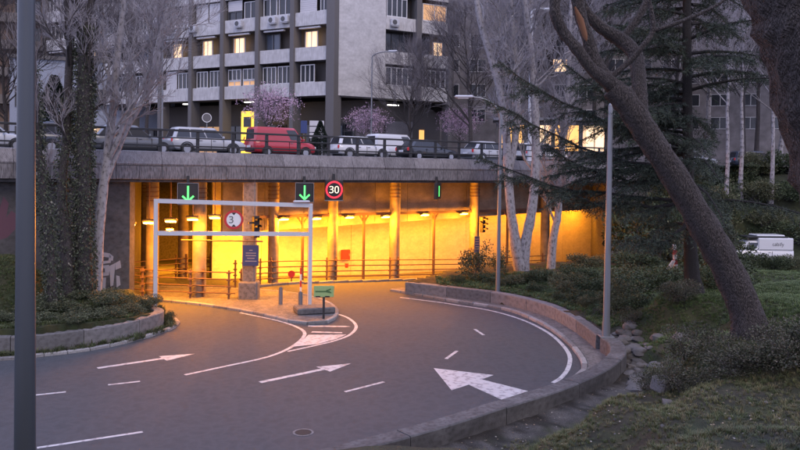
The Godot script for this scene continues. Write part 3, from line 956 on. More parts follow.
func make_lamps() -> void:
	# every luminaire: housing, glowing glass, and the light just below it
	var house := boxm(Vector3(0.62, 0.14, 0.34), Vector3(0, 0.09, 0), 0.04).mesh()
	var glass := boxm(Vector3(0.5, 0.07, 0.26), Vector3(0, -0.01, 0), 0.02).mesh()
	var spots := []
	for q in [[-6.7, 3.59, -42.5], [-4.99, 3.57, -43.73], [-3.16, 3.59, -45.05], [-1.03, 3.55, -46.58], [1.45, 3.6, -48.37], [4.12, 3.6, -50.29]]:
		spots.append([Vector3(q[0], q[1] + 0.03, q[2]), 0.62, "yellow sodium lamp on the beam before the glowing wall", "underpass lamps on the beam", 0])
	for q in [[-12.57, -35.0, 3.8], [-11.82, -35.5, 3.85], [-10.95, -36.0, 3.9], [-10.0, -36.35, 3.98], [-9.0, -36.6, 4.06]]:
		spots.append([Vector3(q[0], q[2], q[1]), 0.15, "yellow sodium lamp hung in the dark bay", "underpass lamps in the dark bay", 1])
	for q in [[-18.2, 0.0, -52.0], [-16.5, 0.0, -54.0], [-8.6, 0.0, -45.2]]:
		spots.append([Vector3(q[0], 3.0 if q[2] > -50 else 2.0, q[2]), 0.15, "yellow sodium lamp deep inside the underpass", "underpass lamps deep inside", 2])
	for q in spots:
		var t := thing("underpass_lamp", q[0], q[1], q[2], "lamp", q[3])
		var head := thing_part(t, "lamp_head", Vector3(0, 0, 0.3), 0.0)
		head.rotation.x = deg_to_rad(-10.0)
		obj("housing", house, M.metal_dark, head)
		obj("glass", glass, M.sodium_glass, head)
		if q[4] != 0:
			obj("hanger", boxm(Vector3(0.04, 6.0 - q[0].y - 0.16, 0.04), Vector3(0, (6.0 - q[0].y) * 0.5 + 0.08, 0.2)), M.rust, t)
		else:
			obj("bracket", boxm(Vector3(0.05, 0.05, 0.4), Vector3(0, 0.16, 0.15)), M.rust, t)
		lamp_light(head, Vector3(0, -0.09, 0), Vector3(deg_to_rad(-90.0), 0, 0), LAMP * [2.6, 1.6, 4.5][q[4]])
		var l := OmniLight3D.new()      # added omni fill at each lamp, brightens lintel and columns
		l.name = "lamp_fill"
		head.add_child(l, true)
		l.light_color = lin(1.0, 0.3, 0.01)
		l.light_energy = LAMP * [1.4, 0.6, 2.8][q[4]]
		l.light_size = 0.1
		l.omni_range = 60.0
		l.omni_attenuation = 2.0
		l.shadow_enabled = true
		l.position = Vector3(0, -0.16, 0.2)
	# added row of unseen lamps behind the lintel, put in to light the wall
	var e := Vector3(0.813, 0, -0.582)
	for i in 12:
		var p := Vector3(-7.6, 3.0 + i * 0.075, -42.9) + e * (i * 2.55) + Vector3(-0.582, 0, -0.813) * 0.75
		var t := thing("underpass_lamp", p, 0.62, "added unseen lamp behind the lintel, lighting the wall", "lamp", "added lamps behind the lintel")
		obj("housing", house, M.metal_dark, t)
		obj("glass", glass, M.sodium_glass, t)
		obj("hanger", boxm(Vector3(0.04, 5.99 - p.y - 0.16, 0.04), Vector3(0, (5.99 - p.y) * 0.5 + 0.08, 0)), M.rust, t)
		lamp_light(t, Vector3(0, -0.07, 0), Vector3(deg_to_rad(-52.0), 0, 0), LAMP * 1.4)

func lamp_light(t: Node3D, at: Vector3, turn: Vector3, energy: float) -> void:
	var l := AreaLight3D.new()
	l.name = "lamp_light"
	t.add_child(l, true)
	l.light_color = lin(1.0, 0.315, 0.012)
	l.light_energy = energy
	l.area_size = Vector2(0.46, 0.24)
	l.area_range = 60.0
	l.area_attenuation = 2.0
	l.shadow_enabled = true
	l.position = at
	l.rotation = turn

func text(parent: Node, s: String, size: float, at: Vector3, m: Material, called := "lettering", depth := 0.008) -> MeshInstance3D:
	var tm := TextMesh.new()
	var f := SystemFont.new()
	f.font_names = PackedStringArray(["Droid Sans"])
	tm.font = f
	tm.text = s
	tm.font_size = 64
	tm.pixel_size = size / 64.0
	tm.depth = depth
	var o := obj(called, tm, m, parent)
	o.position = at
	return o

func make_signs() -> void:
	# clearance gantry
	var A := Vector3(-10.4, 0, -31.95)
	var B := Vector3(-4.09, 0.12, -34.4)
	var dv := B - A
	dv.y = 0
	var L := dv.length()
	var g := thing("gantry", A, atan2(-dv.z, dv.x), "white painted clearance gantry of two posts and two crossbars", "gantry")
	for q in [[0.0, 5.12, 0.0], [L, 4.9, 0.12]]:
		var b := MB.new()
		b.cbox(Vector3(q[0], (q[1] + q[2]) * 0.5, 0), Vector3(0.17, q[1] - q[2], 0.17), 0.012)
		b.cbox(Vector3(q[0], q[2] + 0.03, 0), Vector3(0.34, 0.06, 0.34), 0.01)
		obj("post", b, M.metal_white, g)
	var b := MB.new()
	b.bar(Vector3(0.086, 5.04, 0), Vector3(L - 0.086, 4.82, 0), 0.17, 0.18)
	obj("crossbar", b, M.metal_white, g)
	b = MB.new()
	b.bar(Vector3(0.086, 3.66, 0), Vector3(L - 0.086, 3.5, 0), 0.17, 0.18)
	obj("crossbar", b, M.metal_white, g)
	b = MB.new()
	b.cbox(Vector3(L - 0.45, 5.0, 0.1), Vector3(0.75, 0.1, 0.22), 0.04)
	obj("side_lamp", b, M.metal_white, g)
	# plinth at the gantry foot
	b = MB.new()
	b.cbox(Vector3(0, 0.14, 0), Vector3(1.7, 0.28, 1.0), 0.05)
	var pl := obj("plinth", b, M.concrete_dark)
	pl.position = Vector3(-3.75, 0.1, -33.3)
	pl.rotation.y = 0.35
	tag(pl, "low concrete plinth at the foot of the gantry post", "plinth")
	# height limit sign hung on the crossbar
	var h := thing("height_sign", Vector3(-7.33, 4.2, -33.12), 0.37, "round white height limit sign with red rim hung on the gantry", "sign")
	b = MB.new()
	b.disc(Vector3.ZERO, 0.42, 0.03, 28)
	obj("plate", b, M.white_paint, h)
	b = MB.new()
	b.ring(Vector3(0, 0, 0.012), 0.32, 0.425, 0.012, 28)
	obj("rim", b, M.red_paint, h)
	text(h, "3", 0.42, Vector3(-0.11, 0.0, 0.022), M.black)
	b = MB.new()
	b.tri(Vector3(-0.1, 0.31, 0.019), Vector3(0, 0.2, 0.019), Vector3(0.1, 0.31, 0.019))
	b.tri(Vector3(-0.1, -0.31, 0.019), Vector3(0.1, -0.31, 0.019), Vector3(0, -0.2, 0.019))
	obj("triangle_mark", b, M.black, h)
	obj("hanger", boxm(Vector3(0.05, 1.0, 0.04), Vector3(0, 0.1, -0.04)), M.metal_grey, h)
	# lane signals with green arrows
	var lab := ["lit green downward arrow panel hung above the gantry crossbar", "lit green downward arrow panel beside the speed sign"]
	var k := 0
	for q in [via((-9.75 + 7.4) / 0.823, 5.28, -0.1), via((-4.86 + 7.4) / 0.823, 5.3, -0.1)]:
		var t := thing("lane_signal", q, 0.3, lab[k], "signal", "lane signals on the viaduct edge")
		obj("panel", boxm(Vector3(0.88, 0.96, 0.16), Vector3.ZERO, 0.03), M.black, t)
		b = MB.new()
		for e in [[Vector3(0, 0.485, 0.07), Vector3(0.92, 0.03, 0.05)], [Vector3(0, -0.485, 0.07), Vector3(0.92, 0.03, 0.05)], [Vector3(0.455, 0, 0.07), Vector3(0.03, 0.94, 0.05)], [Vector3(-0.455, 0, 0.07), Vector3(0.03, 0.94, 0.05)]]:
			b.box(e[0], e[1])
		obj("frame", b, M.metal_grey, t)
		b = MB.new()
		b.box(Vector3(0, 0.02, 0.09), Vector3(0.085, 0.68, 0.02))
		b.bar(Vector3(0, -0.34, 0.09), Vector3(-0.25, -0.1, 0.09), 0.02, 0.085)
		b.bar(Vector3(0, -0.34, 0.09), Vector3(0.25, -0.1, 0.09), 0.02, 0.085)
		obj("green_arrow", b, M.led_green, t)
		obj("bracket", boxm(Vector3(0.12, 0.4, 0.1), Vector3(0, 0.62, -0.05)), M.metal_dark, t)
		k += 1
	var ss := thing("speed_sign", via((-3.5 + 7.4) / 0.823, 5.42, -0.18), 0.3, "black speed panel with red ring and lit number thirty", "sign")
	obj("panel", boxm(Vector3(0.95, 1.02, 0.16), Vector3.ZERO, 0.03), M.black, ss)
	b = MB.new()
	b.ring(Vector3(0, 0.02, 0.082), 0.36, 0.45, 0.012, 32)
	obj("red_ring", b, M.led_red, ss)
	text(ss, "30", 0.5, Vector3(0, 0.02, 0.09), M.led_warm)
	obj("lower_frame", boxm(Vector3(0.98, 0.05, 0.2), Vector3(0, -0.53, 0.0)), M.metal_grey, ss)
	obj("bracket", boxm(Vector3(0.12, 0.35, 0.1), Vector3(0, 0.66, -0.05)), M.metal_dark, ss)
	var ts := thing("lane_signal", via((2.06 + 7.4) / 0.823, 5.33, -0.1), 1.2, "dark narrow lane signal turned edge-on under the viaduct", "signal")
	obj("panel", boxm(Vector3(0.8, 0.92, 0.2), Vector3.ZERO, 0.03), M.black, ts)
	obj("bracket", boxm(Vector3(0.12, 0.4, 0.1), Vector3(0, 0.62, -0.05)), M.metal_dark, ts)
	obj("green_arrow", boxm(Vector3(0.09, 0.6, 0.02), Vector3(0, 0, 0.11)), M.led_green, ts)
	# blue board on the pier
	var bs := thing("blue_sign", Vector3(-7.2, 2.25, -36.3), 0.0, "dark blue notice board with white lines fixed to the pier", "sign")
	obj("board", boxm(Vector3(0.8, 1.02, 0.04), Vector3.ZERO, 0.008), M.sign_blue, bs)
	b = MB.new()
	for q in [[0.26, 0.16], [0.12, 0.5], [0.0, 0.5], [-0.13, 0.36], [-0.27, 0.56]]:
		b.box(Vector3(0.02, q[0], 0.022), Vector3(q[1], 0.035, 0.004))
	obj("printed_lines", b, M.graffiti_white, bs)
	# bar across the pier
	b = MB.new()
	b.tube([Vector3(-3.2, 2.97, 0), Vector3(0.75, 2.95, 0)], [0.035, 0.035], 6)
	var rod := obj("height_rod", b, M.rust)
	rod.position = Vector3(-7.34, 0, -36.2)
	tag(rod, "thin horizontal warning rod fixed across the pier", "rod")
	# traffic lights
	for q in [[Vector3(5.62, 2.9, -50.55), 0.9, "black three-lamp traffic light with hoods on the column by the bushes"], [Vector3(-6.95, 3.65, -36.3), 0.7, "black traffic light mounted high on the square pier"]]:
		var tl := thing("traffic_light", q[0], q[1], q[2], "traffic light")
		obj("case", boxm(Vector3(0.32, 1.05, 0.26), Vector3.ZERO, 0.03), M.black, tl)
		for i in 3:
			b = MB.new()
			b.disc(Vector3(0, 0.33 - 0.33 * i, 0.135), 0.11, 0.02, 14)
			var ln := obj("lens", b, M.glass_dark, tl)
			b = MB.new()
			for j in 8:
				var a0 := PI * j / 8.0
				var a1 := PI * (j + 1) / 8.0
				b.quad(Vector3(cos(a0) * 0.13, 0.33 - 0.33 * i + sin(a0) * 0.13, 0.13), Vector3(cos(a0) * 0.13, 0.33 - 0.33 * i + sin(a0) * 0.13, 0.36), Vector3(cos(a1) * 0.13, 0.33 - 0.33 * i + sin(a1) * 0.13, 0.36), Vector3(cos(a1) * 0.13, 0.33 - 0.33 * i + sin(a1) * 0.13, 0.13))
			obj("hood", b, M.black, ln)
		obj("bracket", boxm(Vector3(0.3, 0.08, 0.08), Vector3(-0.25, 0.2, 0)), M.metal_dark, tl)
	var nb := thing("notice_plate", Vector3(5.25, 1.55, -50.55), 0.5, "narrow dark blue plate on the column under the traffic light", "sign")
	obj("plate", boxm(Vector3(0.42, 1.1, 0.04), Vector3.ZERO, 0.01), M.sign_blue, nb)
	b = MB.new()
	for i in 5:
		b.box(Vector3(0, 0.36 - 0.17 * i, 0.023), Vector3(0.28, 0.04, 0.004))
	obj("printed_lines", b, M.graffiti_white, nb)
	# small green board on the island tip
	var gs := thing("green_sign", Vector3(-3.19, 0.1, -31.95), 0.1, "small pale green board on a short post at the island tip", "sign")
	obj("post", boxm(Vector3(0.1, 0.95, 0.08), Vector3(0, 0.47, 0)), M.metal_dark, gs)
	obj("board", boxm(Vector3(0.86, 0.48, 0.05), Vector3(0, 1.17, 0.02), 0.01), M.sign_green, gs)
	b = MB.new()
	b.box(Vector3(-0.05, 1.17, 0.05), Vector3(0.62, 0.06, 0.006))
	b.bar(Vector3(0.1, 1.2, 0.051), Vector3(0.3, 1.28, 0.051), 0.006, 0.05)
	b.bar(Vector3(0.1, 1.16, 0.051), Vector3(0.32, 1.12, 0.051), 0.006, 0.05)
	obj("dark_mark", b, M.sign_green_dark, gs)
	b = MB.new()
	b.box(Vector3(-0.25, 0.95, 0.04), Vector3(0.2, 0.06, 0.03))
	b.box(Vector3(0.15, 0.95, 0.04), Vector3(0.2, 0.06, 0.03))
	obj("reflector", b, M.black, gs)
	# bollards
	for q in [[-5.55, -35.2, "grey round bollard between the pier and the gantry post"], [-4.45, -33.95, "grey round bollard close to the gantry plinth"]]:
		b = MB.new()
		b.tube([Vector3(0, 0, 0), Vector3(0, 0.72, 0), Vector3(0, 0.8, 0), Vector3(0, 0.83, 0)], [0.1, 0.1, 0.08, 0.02], 14)
		var o := obj("bollard", b, M.metal_grey)
		o.position = Vector3(q[0], 0.1, q[1])
		tag(o, q[2], "bollard", "bollards on the island")
	# red and white marker pole
	var mp := thing("marker_pole", Vector3(-4.55, 0.1, -34.75), 0.0, "thin red and white marker pole beside the gantry post", "pole")
	for i in 6:
		b = MB.new()
		b.tube([Vector3(0, i * 0.3, 0), Vector3(0, i * 0.3 + 0.3, 0)], [0.045, 0.045], 10)
		obj("band", b, M.red_paint if i % 2 == 1 else M.white_paint, mp)
	# red things by the glowing wall
	var rb := thing("fire_box", Vector3(-3.6, 0.75, -50.3), 0.53, "red square hose box on the glowing wall", "box")
	obj("door", boxm(Vector3(0.62, 0.68, 0.2), Vector3.ZERO, 0.02), M.red_paint, rb)
	obj("handle", boxm(Vector3(0.05, 0.16, 0.05), Vector3(0.22, 0, 0.12)), M.metal_grey, rb)
	var rl := thing("alarm_box", Vector3(-3.5, 0.02, -50.15), 0.53, "small red box low under the hose box", "box")
	obj("case", boxm(Vector3(0.2, 0.24, 0.14), Vector3.ZERO, 0.02), M.red_paint, rl)
	obj("lid", boxm(Vector3(0.22, 0.05, 0.16), Vector3(0, 0.14, 0)), M.red_paint, rl)
	var rc := thing("reflector_post", Vector3(-6.05, 0.0, -42.2), 0.1, "low post with a red round reflector at the kerb", "post")
	obj("post", boxm(Vector3(0.07, 0.5, 0.05), Vector3(0, 0.25, 0)), M.rust, rc)
	b = MB.new()
	b.disc(Vector3(0, 0.55, 0.04), 0.2, 0.03, 18)
	obj("reflector", b, M.red_paint, rc)
	# graffiti on the abutment: flat paint 4 mm off the wall
	var e := Vector3(0.823, 0, -0.568)
	var at := Vector3(-12.1, 0, -33.6) + Vector3(0.568, 0, 0.823) * 0.006
	var gt := thing("graffiti", at, TURN, "white bubble letter graffiti sprayed on the dark abutment", "graffiti")
	var ox := -1.75
	var oy := 0.98
	var quads := [
		[[0.1, 1.05], [0.16, 1.55], [0.3, 1.62], [0.34, 1.15]], [[0.3, 1.62], [0.75, 1.5], [0.8, 1.32], [0.32, 1.42]], [[0.75, 1.5], [0.88, 1.36], [0.86, 1.2], [0.7, 1.22]], [[0.1, 1.05], [0.12, 1.18], [0.8, 1.22], [0.78, 1.12]],
		[[0.02, 0.78], [0.12, 1.0], [0.3, 0.98], [0.28, 0.7]], [[0.12, 1.0], [0.72, 1.04], [0.76, 0.92], [0.3, 0.9]], [[0.02, 0.78], [0.28, 0.7], [0.74, 0.74], [0.72, 0.62], [0.2, 0.58]], [[0.58, 0.92], [0.76, 0.92], [0.74, 0.72], [0.58, 0.72]],
		[[0.04, 0.52], [0.3, 0.56], [0.32, 0.0], [0.1, -0.06]], [[0.44, 0.54], [0.62, 0.54], [0.6, 0.02], [0.42, 0.0]], [[0.74, 1.0], [0.95, 1.1], [0.88, 0.2], [0.78, 0.16]], [[0.95, 1.1], [1.12, 1.2], [1.16, 0.9], [0.95, 0.82]], [[0.98, 0.6], [1.1, 0.56], [1.14, 0.2], [1.0, 0.1]]]
	b = MB.new()
	for p in quads:
		for i in range(1, p.size() - 1):
			var a := Vector3(ox + p[0][0] * 1.2, oy + p[0][1] * 1.1, 0)
			var c := Vector3(ox + p[i][0] * 1.2, oy + p[i][1] * 1.1, 0)
			var d := Vector3(ox + p[i + 1][0] * 1.2, oy + p[i + 1][1] * 1.1, 0)
			if (c - a).cross(d - a).z > 0.0: b.tri(a, c, d)
			else: b.tri(a, d, c)
	obj("letters", b, M.graffiti_white, gt)
	var gp := thing("graffiti", at, TURN, "pink graffiti blob on the abutment behind the grey pole", "graffiti")
	b = MB.new()
	var pp := [[-5.5, 3.3], [-4.9, 3.5], [-4.45, 4.0], [-4.5, 4.4], [-4.75, 4.6], [-4.95, 4.3], [-4.85, 4.9], [-5.05, 5.2], [-5.2, 4.6], [-5.5, 4.2]]
	var pv := PackedVector2Array()
	for q in pp: pv.append(Vector2(q[0], q[1] - 0.0))
	var tr := Geometry2D.triangulate_polygon(pv)
	for i in range(0, tr.size(), 3):
		var a := Vector3(pv[tr[i]].x, pv[tr[i]].y, 0)
		var c := Vector3(pv[tr[i + 1]].x, pv[tr[i + 1]].y, 0)
		var d := Vector3(pv[tr[i + 2]].x, pv[tr[i + 2]].y, 0)
		if (c - a).cross(d - a).z > 0.0: b.tri(a, c, d)
		else: b.tri(a, d, c)
	obj("paint", b, M.graffiti_pink, gp)

func lamp_post(label: String, at: Vector3, h: float, r0: float, r1: float, arm: Vector3, group := "", m: Material = null, head := 0.9) -> void:
	if m == null: m = M.metal_grey
	var t := thing("street_lamp", at, 0.0, label, "street lamp", group)
	var b := MB.new()
	b.tube([Vector3(0, 0, 0), Vector3(0, 0.5, 0), Vector3(0, 0.55, 0), Vector3(0, h, 0)], [r0 * 1.15, r0 * 1.15, r0, r1], 18)
	obj("pole", b, m, t)
	b = MB.new()
	b.cbox(Vector3(0, 0.02, 0), Vector3(r0 * 4, 0.04, r0 * 4), 0.01)
	obj("base_plate", b, m, t)
	if arm.length() > 0.1:
		b = MB.new()
		var p := []
		var r := []
		for i in 9:
			var a := i / 8.0
			p.append(Vector3(arm.x * (1.0 - cos(a * PI / 2)), h - 0.02 + arm.y * sin(a * PI / 2), arm.z * (1.0 - cos(a * PI / 2))))
			r.append(r1 * lerpf(1.0, 0.7, a))
		b.tube(p, r, 10)
		obj("arm", b, m, t)
		var hd := thing_part(t, "lamp_head", p[8], atan2(-arm.z, arm.x))
		b = MB.new()
		b.cbox(Vector3(head * 0.5, 0.03, 0), Vector3(head, 0.13, 0.3), 0.05)
		obj("cover", b, M.metal_white, hd)
		obj("glass", boxm(Vector3(head * 0.6, 0.04, 0.22), Vector3(head * 0.55, -0.05, 0), 0.015), M.head_glass, hd)

func thing_part(parent: Node3D, called: String, at: Vector3, turn: float) -> Node3D:
	var o := Node3D.new()
	o.name = called
	parent.add_child(o, true)
	o.position = at
	o.rotation.y = turn
	return o

func make_lamp_posts() -> void:
	lamp_post("thick blue-grey lamp pole standing alone on the near bank", Vector3(-5.24, 1.3, -10.5), 10.5, 0.145, 0.1, Vector3(1.2, 0.3, -1.4), "", M.metal_pole)
	lamp_post("grey lamp post rising from the tip of the smooth low wall", Vector3(7.5, 0.6, -26.9), 8.3, 0.125, 0.085, Vector3(0.55, 0.2, -0.7), "", null, 0.6)
	lamp_post("grey lamp post with curved arm set in a gap of the parapet wall", Vector3(4.88, 0.13, -36.75), 8.9, 0.11, 0.07, Vector3(-1.35, 1.1, -0.1), "", null, 0.9)
	lamp_post("tall pale lamp post on the viaduct behind the white poplars", Vector3(9.1, 7.25, -53.0), 10.4, 0.15, 0.11, Vector3(0.5, 0.3, 0.0), "", M.metal_white, 1.2)
	lamp_post("slim lamp post in front of the apartment block's lit windows", Vector3(-17.0, 7.26, -53.5), 8.6, 0.07, 0.05, Vector3(1.4, 0.4, 0.5), "street lamps on the upper street", null, 0.7)
	lamp_post("slim lamp post by the blank white gable", Vector3(-2.2, 7.26, -56.0), 7.6, 0.07, 0.05, Vector3(1.2, 0.4, 0.3), "street lamps on the upper street", null, 0.7)

# ---------------------------------------------------------------- buildings
func window(parent: Node, T: Transform3D, x0: float, x1: float, y0: float, y1: float, z: float, panes: int, glass: Material, frame: Material, bar := 0.07) -> void:
	var b := MB.new()
	b.t = T
	var d := 0.1
	b.box(Vector3((x0 + x1) / 2, y0 + bar / 2, z), Vector3(x1 - x0, bar, d))
	b.box(Vector3((x0 + x1) / 2, y1 - bar / 2, z), Vector3(x1 - x0, bar, d))
	for i in panes + 1:
		var x := lerpf(x0 + bar / 2, x1 - bar / 2, float(i) / panes)
		b.box(Vector3(x, (y0 + y1) / 2, z), Vector3(bar, y1 - y0 - bar * 2, d))
	var w := obj("window", b, frame, parent)
	var dx := (x1 - x0 - bar) / panes
	for i in panes:
		b = MB.new()
		b.t = T
		b.box(Vector3(x0 + bar / 2 + dx * (i + 0.5), (y0 + y1) / 2, z - 0.02), Vector3(dx - bar, y1 - y0 - bar * 2, 0.02))
		obj("pane", b, glass, w)
		if glass == M.window_warm and panes > 1:
			b = MB.new()
			b.t = T
			var cw := (dx - bar) * (0.3 if i % 2 == 0 else 0.22)
			var cx := x0 + bar / 2 + dx * i + bar / 2 + cw / 2 if i % 2 == 0 else x0 + bar / 2 + dx * (i + 1) - bar / 2 - cw / 2
			b.box(Vector3(cx, (y0 + y1) / 2, z - 0.004), Vector3(cw, y1 - y0 - bar * 2, 0.01))
			obj("curtain", b, M.window_dim if x0 < -9.0 else M.window_soft, w)

func shutter(parent: Node, T: Transform3D, x0: float, x1: float, y0: float, y1: float, z: float) -> void:
	var b := MB.new()
	b.t = T
	var n := int((y1 - y0) / 0.16)
	for i in n:
		var y := y0 + (y1 - y0) * (i + 0.5) / n
		b.box(Vector3((x0 + x1) / 2, y, z), Vector3(x1 - x0, (y1 - y0) / n - 0.012, 0.04))
	b.box(Vector3((x0 + x1) / 2, (y0 + y1) / 2, z - 0.03), Vector3(x1 - x0, y1 - y0, 0.02))
	obj("shutter", b, M.shutter, parent)

func air_unit(parent: Node, T: Transform3D, x: float, y: float, z: float) -> void:
	var b := MB.new()
	b.t = T
	b.cbox(Vector3(x, y, z + 0.18), Vector3(0.78, 0.56, 0.3), 0.03)
	b.box(Vector3(x, y - 0.32, z + 0.16), Vector3(0.7, 0.05, 0.3))
	var u := obj("air_conditioner", b, M.metal_white, parent)
	b = MB.new()
	b.t = T
	b.disc(Vector3(x - 0.08, y, z + 0.34), 0.21, 0.02, 14)
	obj("fan_grille", b, M.frame_dark, u)

func slab(parent: Node, called: String, T: Transform3D, x0: float, x1: float, y0: float, y1: float, z0: float, z1: float, m: Material, ch := 0.0) -> void:
	var b := MB.new()
	b.t = T
	var c := Vector3((x0 + x1) / 2, (y0 + y1) / 2, (z0 + z1) / 2)
	var s := Vector3(absf(x1 - x0), absf(y1 - y0), absf(z1 - z0))
	if ch > 0.0: b.cbox(c, s, ch)
	else: b.box(c, s)
	obj(called, b, m, parent)

func make_apartments() -> void:
	var K := Vector3(-5.7, 7.2, -61.0)
	var t := thing("apartment_block", K, 0.0, "white banded apartment block with dark pilasters and lit windows", "building")
	var TL := Transform3D(Basis(Vector3(0.876, 0, 0.482), Vector3.UP, Vector3(-0.482, 0, 0.876)), Vector3.ZERO)
	var TR := Transform3D(Basis(Vector3(0.889, 0, -0.458), Vector3.UP, Vector3(0.458, 0, 0.889)), Vector3.ZERO)
	var ps := [0.0, 3.86, 7.59, 11.54, 15.3, 19.14, 23.12, 27.19, 31.48, 35.85]
	var base := 5.3
	var fl := 2.9
	var floors := 5
	var top := base + fl * floors
	# body behind both faces
	var b := MB.new()
	var A := TL * Vector3(-36, 0, -1.25)
	var B0 := TL * Vector3(0.0, 0, -1.25)
	var C0 := TR * Vector3(4.8, 0, -1.25)
	var C := TR * Vector3(11.3, 0, -1.25)
	b.poly([[A.x, A.z], [B0.x + 0.2, B0.z], [C0.x, C0.z], [C.x, C.z], [C.x + 2, C.z - 16], [A.x + 8, A.z - 16]], base, top)
	obj("wall", b, M.recess, t)
	b = MB.new()
	A = TL * Vector3(-36, 0, -4.5)
	B0 = TL * Vector3(0.5, 0, -4.5)
	C = TR * Vector3(11.0, 0, -4.0)
	b.poly([[A.x, A.z], [B0.x, B0.z], [C.x, C.z], [C.x + 2, C.z - 12], [A.x + 8, A.z - 12]], 0, base)
	obj("ground_floor_wall", b, M.recess, t)
	# pilasters
	for i in ps.size():
		var w := 0.4 if i == 0 else 0.21
		slab(t, "pilaster", TL, -ps[i] - w, -ps[i] + w, 0, top + 0.8, -0.9, 0.22, M.pilaster, 0.02)
	slab(t, "pilaster", TR, 7.72, 8.22, base, top + 0.8, -0.9, 0.2, M.pilaster, 0.02)
	slab(t, "pilaster", TR, 10.95, 11.35, 0.0, top + 0.8, -0.9, 0.2, M.pilaster, 0.02)
	# bands, bay by bay, and floor slabs
	for f in floors + 1:
		var y := base + fl * f
		for i in ps.size() - 1:
			slab(t, "parapet_panel", TL, -ps[i + 1] + 0.22, -ps[i] - (0.41 if i == 0 else 0.22), y, y + 1.13, -0.1, 0.06, M.render_panel, 0.015)
			slab(t, "floor_slab", TL, -ps[i + 1] + 0.22, -ps[i] - (0.41 if i == 0 else 0.22), y, y + 0.2, -1.25, -0.1, M.pilaster)
		for q in [[4.85, 7.7], [8.24, 10.93]]:
			slab(t, "parapet_panel", TR, q[0], q[1], y, y + 1.1, -0.1, 0.06, M.render_panel, 0.015)
			slab(t, "floor_slab", TR, q[0], q[1], y, y + 0.2, -1.25, -0.1, M.pilaster)
	slab(t, "gable_wall", TR, 0.45, 4.84, base, top + 0.8, -1.2, 0.08, M.render_white, 0.02)
	# windows: rows from the lowest, bays from the corner; [kind, from, to, panes] as a share of the bay seen left to right
	var rows := [
		[[["w", 0.12, 0.56, 3]], [["w", 0.04, 0.47, 3], ["w", 0.53, 0.97, 3]], [["d", 0.05, 0.47, 3], ["d", 0.53, 0.97, 3]], [["w", 0.06, 0.46, 3], ["w", 0.54, 0.97, 3]], [["s", 0.08, 0.48, 1], ["w", 0.52, 0.97, 3]], [["w", 0.06, 0.46, 3], ["s", 0.54, 0.97, 1]], [["w", 0.06, 0.96, 4]], [["w", 0.1, 0.6, 3]], [["w", 0.1, 0.6, 3]]],
		[[["L", 0.15, 0.55, 2], ["L", 0.86, 0.97, 1]], [["B", 0.04, 0.5, 2], ["L", 0.8, 0.97, 1]], [["L", 0.1, 0.48, 2]], [["L", 0.13, 0.5, 2], ["L", 0.88, 0.98, 1]], [["L", 0.15, 0.52, 2], ["L", 0.88, 0.98, 1]], [["B", 0.1, 0.5, 2]], [["B", 0.1, 0.5, 2]], [["L", 0.3, 0.6, 2]], [["B", 0.1, 0.5, 2]]],
		[[["s", 0.1, 0.62, 1], ["w", 0.72, 0.95, 2]], [["w", 0.04, 0.48, 2], ["w", 0.54, 0.97, 2]], [["h", 0.05, 0.5, 2], ["w", 0.56, 0.97, 2]], [["s", 0.05, 0.48, 1], ["s", 0.52, 0.98, 1]], [["s", 0.05, 0.42, 1], ["w", 0.44, 0.54, 1], ["s", 0.58, 0.98, 1]], [["w", 0.06, 0.46, 3], ["s", 0.54, 0.97, 1]], [["w", 0.06, 0.96, 4]], [["s", 0.1, 0.6, 3]], [["w", 0.1, 0.6, 3]]]]
	for f in floors:
		for i in ps.size() - 1:
			var xl: float = -ps[i + 1] + 0.22
			var xr: float = -ps[i] - (0.41 if i == 0 else 0.22)
			var y0 := base + fl * f + 1.13
			var y1 := base + fl * (f + 1) - 0.06
			for q in rows[f % 3][(i + (0 if f < 3 else 2)) % 9]:
				var x0 := lerpf(xl, xr, q[1])
				var x1 := lerpf(xl, xr, q[2])
				match q[0]:
					"w": window(t, TL, x0, x1, y0 + 0.02, y1 - 0.2, -0.28, q[3], M.glass_dark, M.frame_white)
					"d":
						window(t, TL, x0, x1, y0 + 0.52, y1 - 0.2, -0.28, q[3], M.glass_dark, M.frame_white)
						window(t, TL, x0, x1, y0 + 0.02, y0 + 0.5, -0.28, 2, M.window_dim, M.frame_white)
					"s": shutter(t, TL, x0, x1, y0, y1, -0.2)
					"h":
						shutter(t, TL, x0, x1, y0 + 0.8, y1, -0.2)
						window(t, TL, x0, x1, y0, y0 + 0.78, -0.25, q[3], M.glass_dark, M.frame_dark)
					"L": window(t, TL, x0, x1, y0 + 0.05, y1 - 0.25, -0.75, q[3], M.window_warm, M.frame_white, 0.06)
					"B": window(t, TL, x0, x1, y0 + 0.05, y1 - 0.2, -0.7, q[3], M.glass_blue, M.frame_dark)
			if f == 1:      # folded awning under the slab
				slab(t, "awning_box", TL, xl + 0.3, lerpf(xl, xr, 0.75), y1 - 0.16, y1 - 0.02, -0.3, -0.05, M.shutter, 0.02)
	for q in [[-5.9, 2], [-4.6, 2], [-9.6, 2], [-14.9, 2], [-17.1, 2], [-18.0, 2]]:
		air_unit(t, TL, q[0], base + fl * q[1] + 0.7, 0.06)
	# right face
	window(t, TR, 4.95, 7.65, base + 1.15, base + fl - 0.2, -0.2, 5, M.glass_dark, M.frame_white)
	window(t, TR, 8.3, 10.85, base + 1.15, base + fl - 0.2, -0.2, 5, M.glass_dark, M.frame_white)
	window(t, TR, 5.0, 7.5, base + fl + 1.12, base + fl * 2 - 0.1, -0.9, 3, M.glass_dark, M.frame_dark)
	window(t, TR, 8.4, 9.6, base + fl + 1.12, base + fl * 2 - 0.1, -0.9, 2, M.glass_dark, M.frame_dark)
	window(t, TR, 9.8, 10.8, base + fl + 1.12, base + fl * 2 - 0.5, -0.7, 2, M.window_warm, M.frame_white)
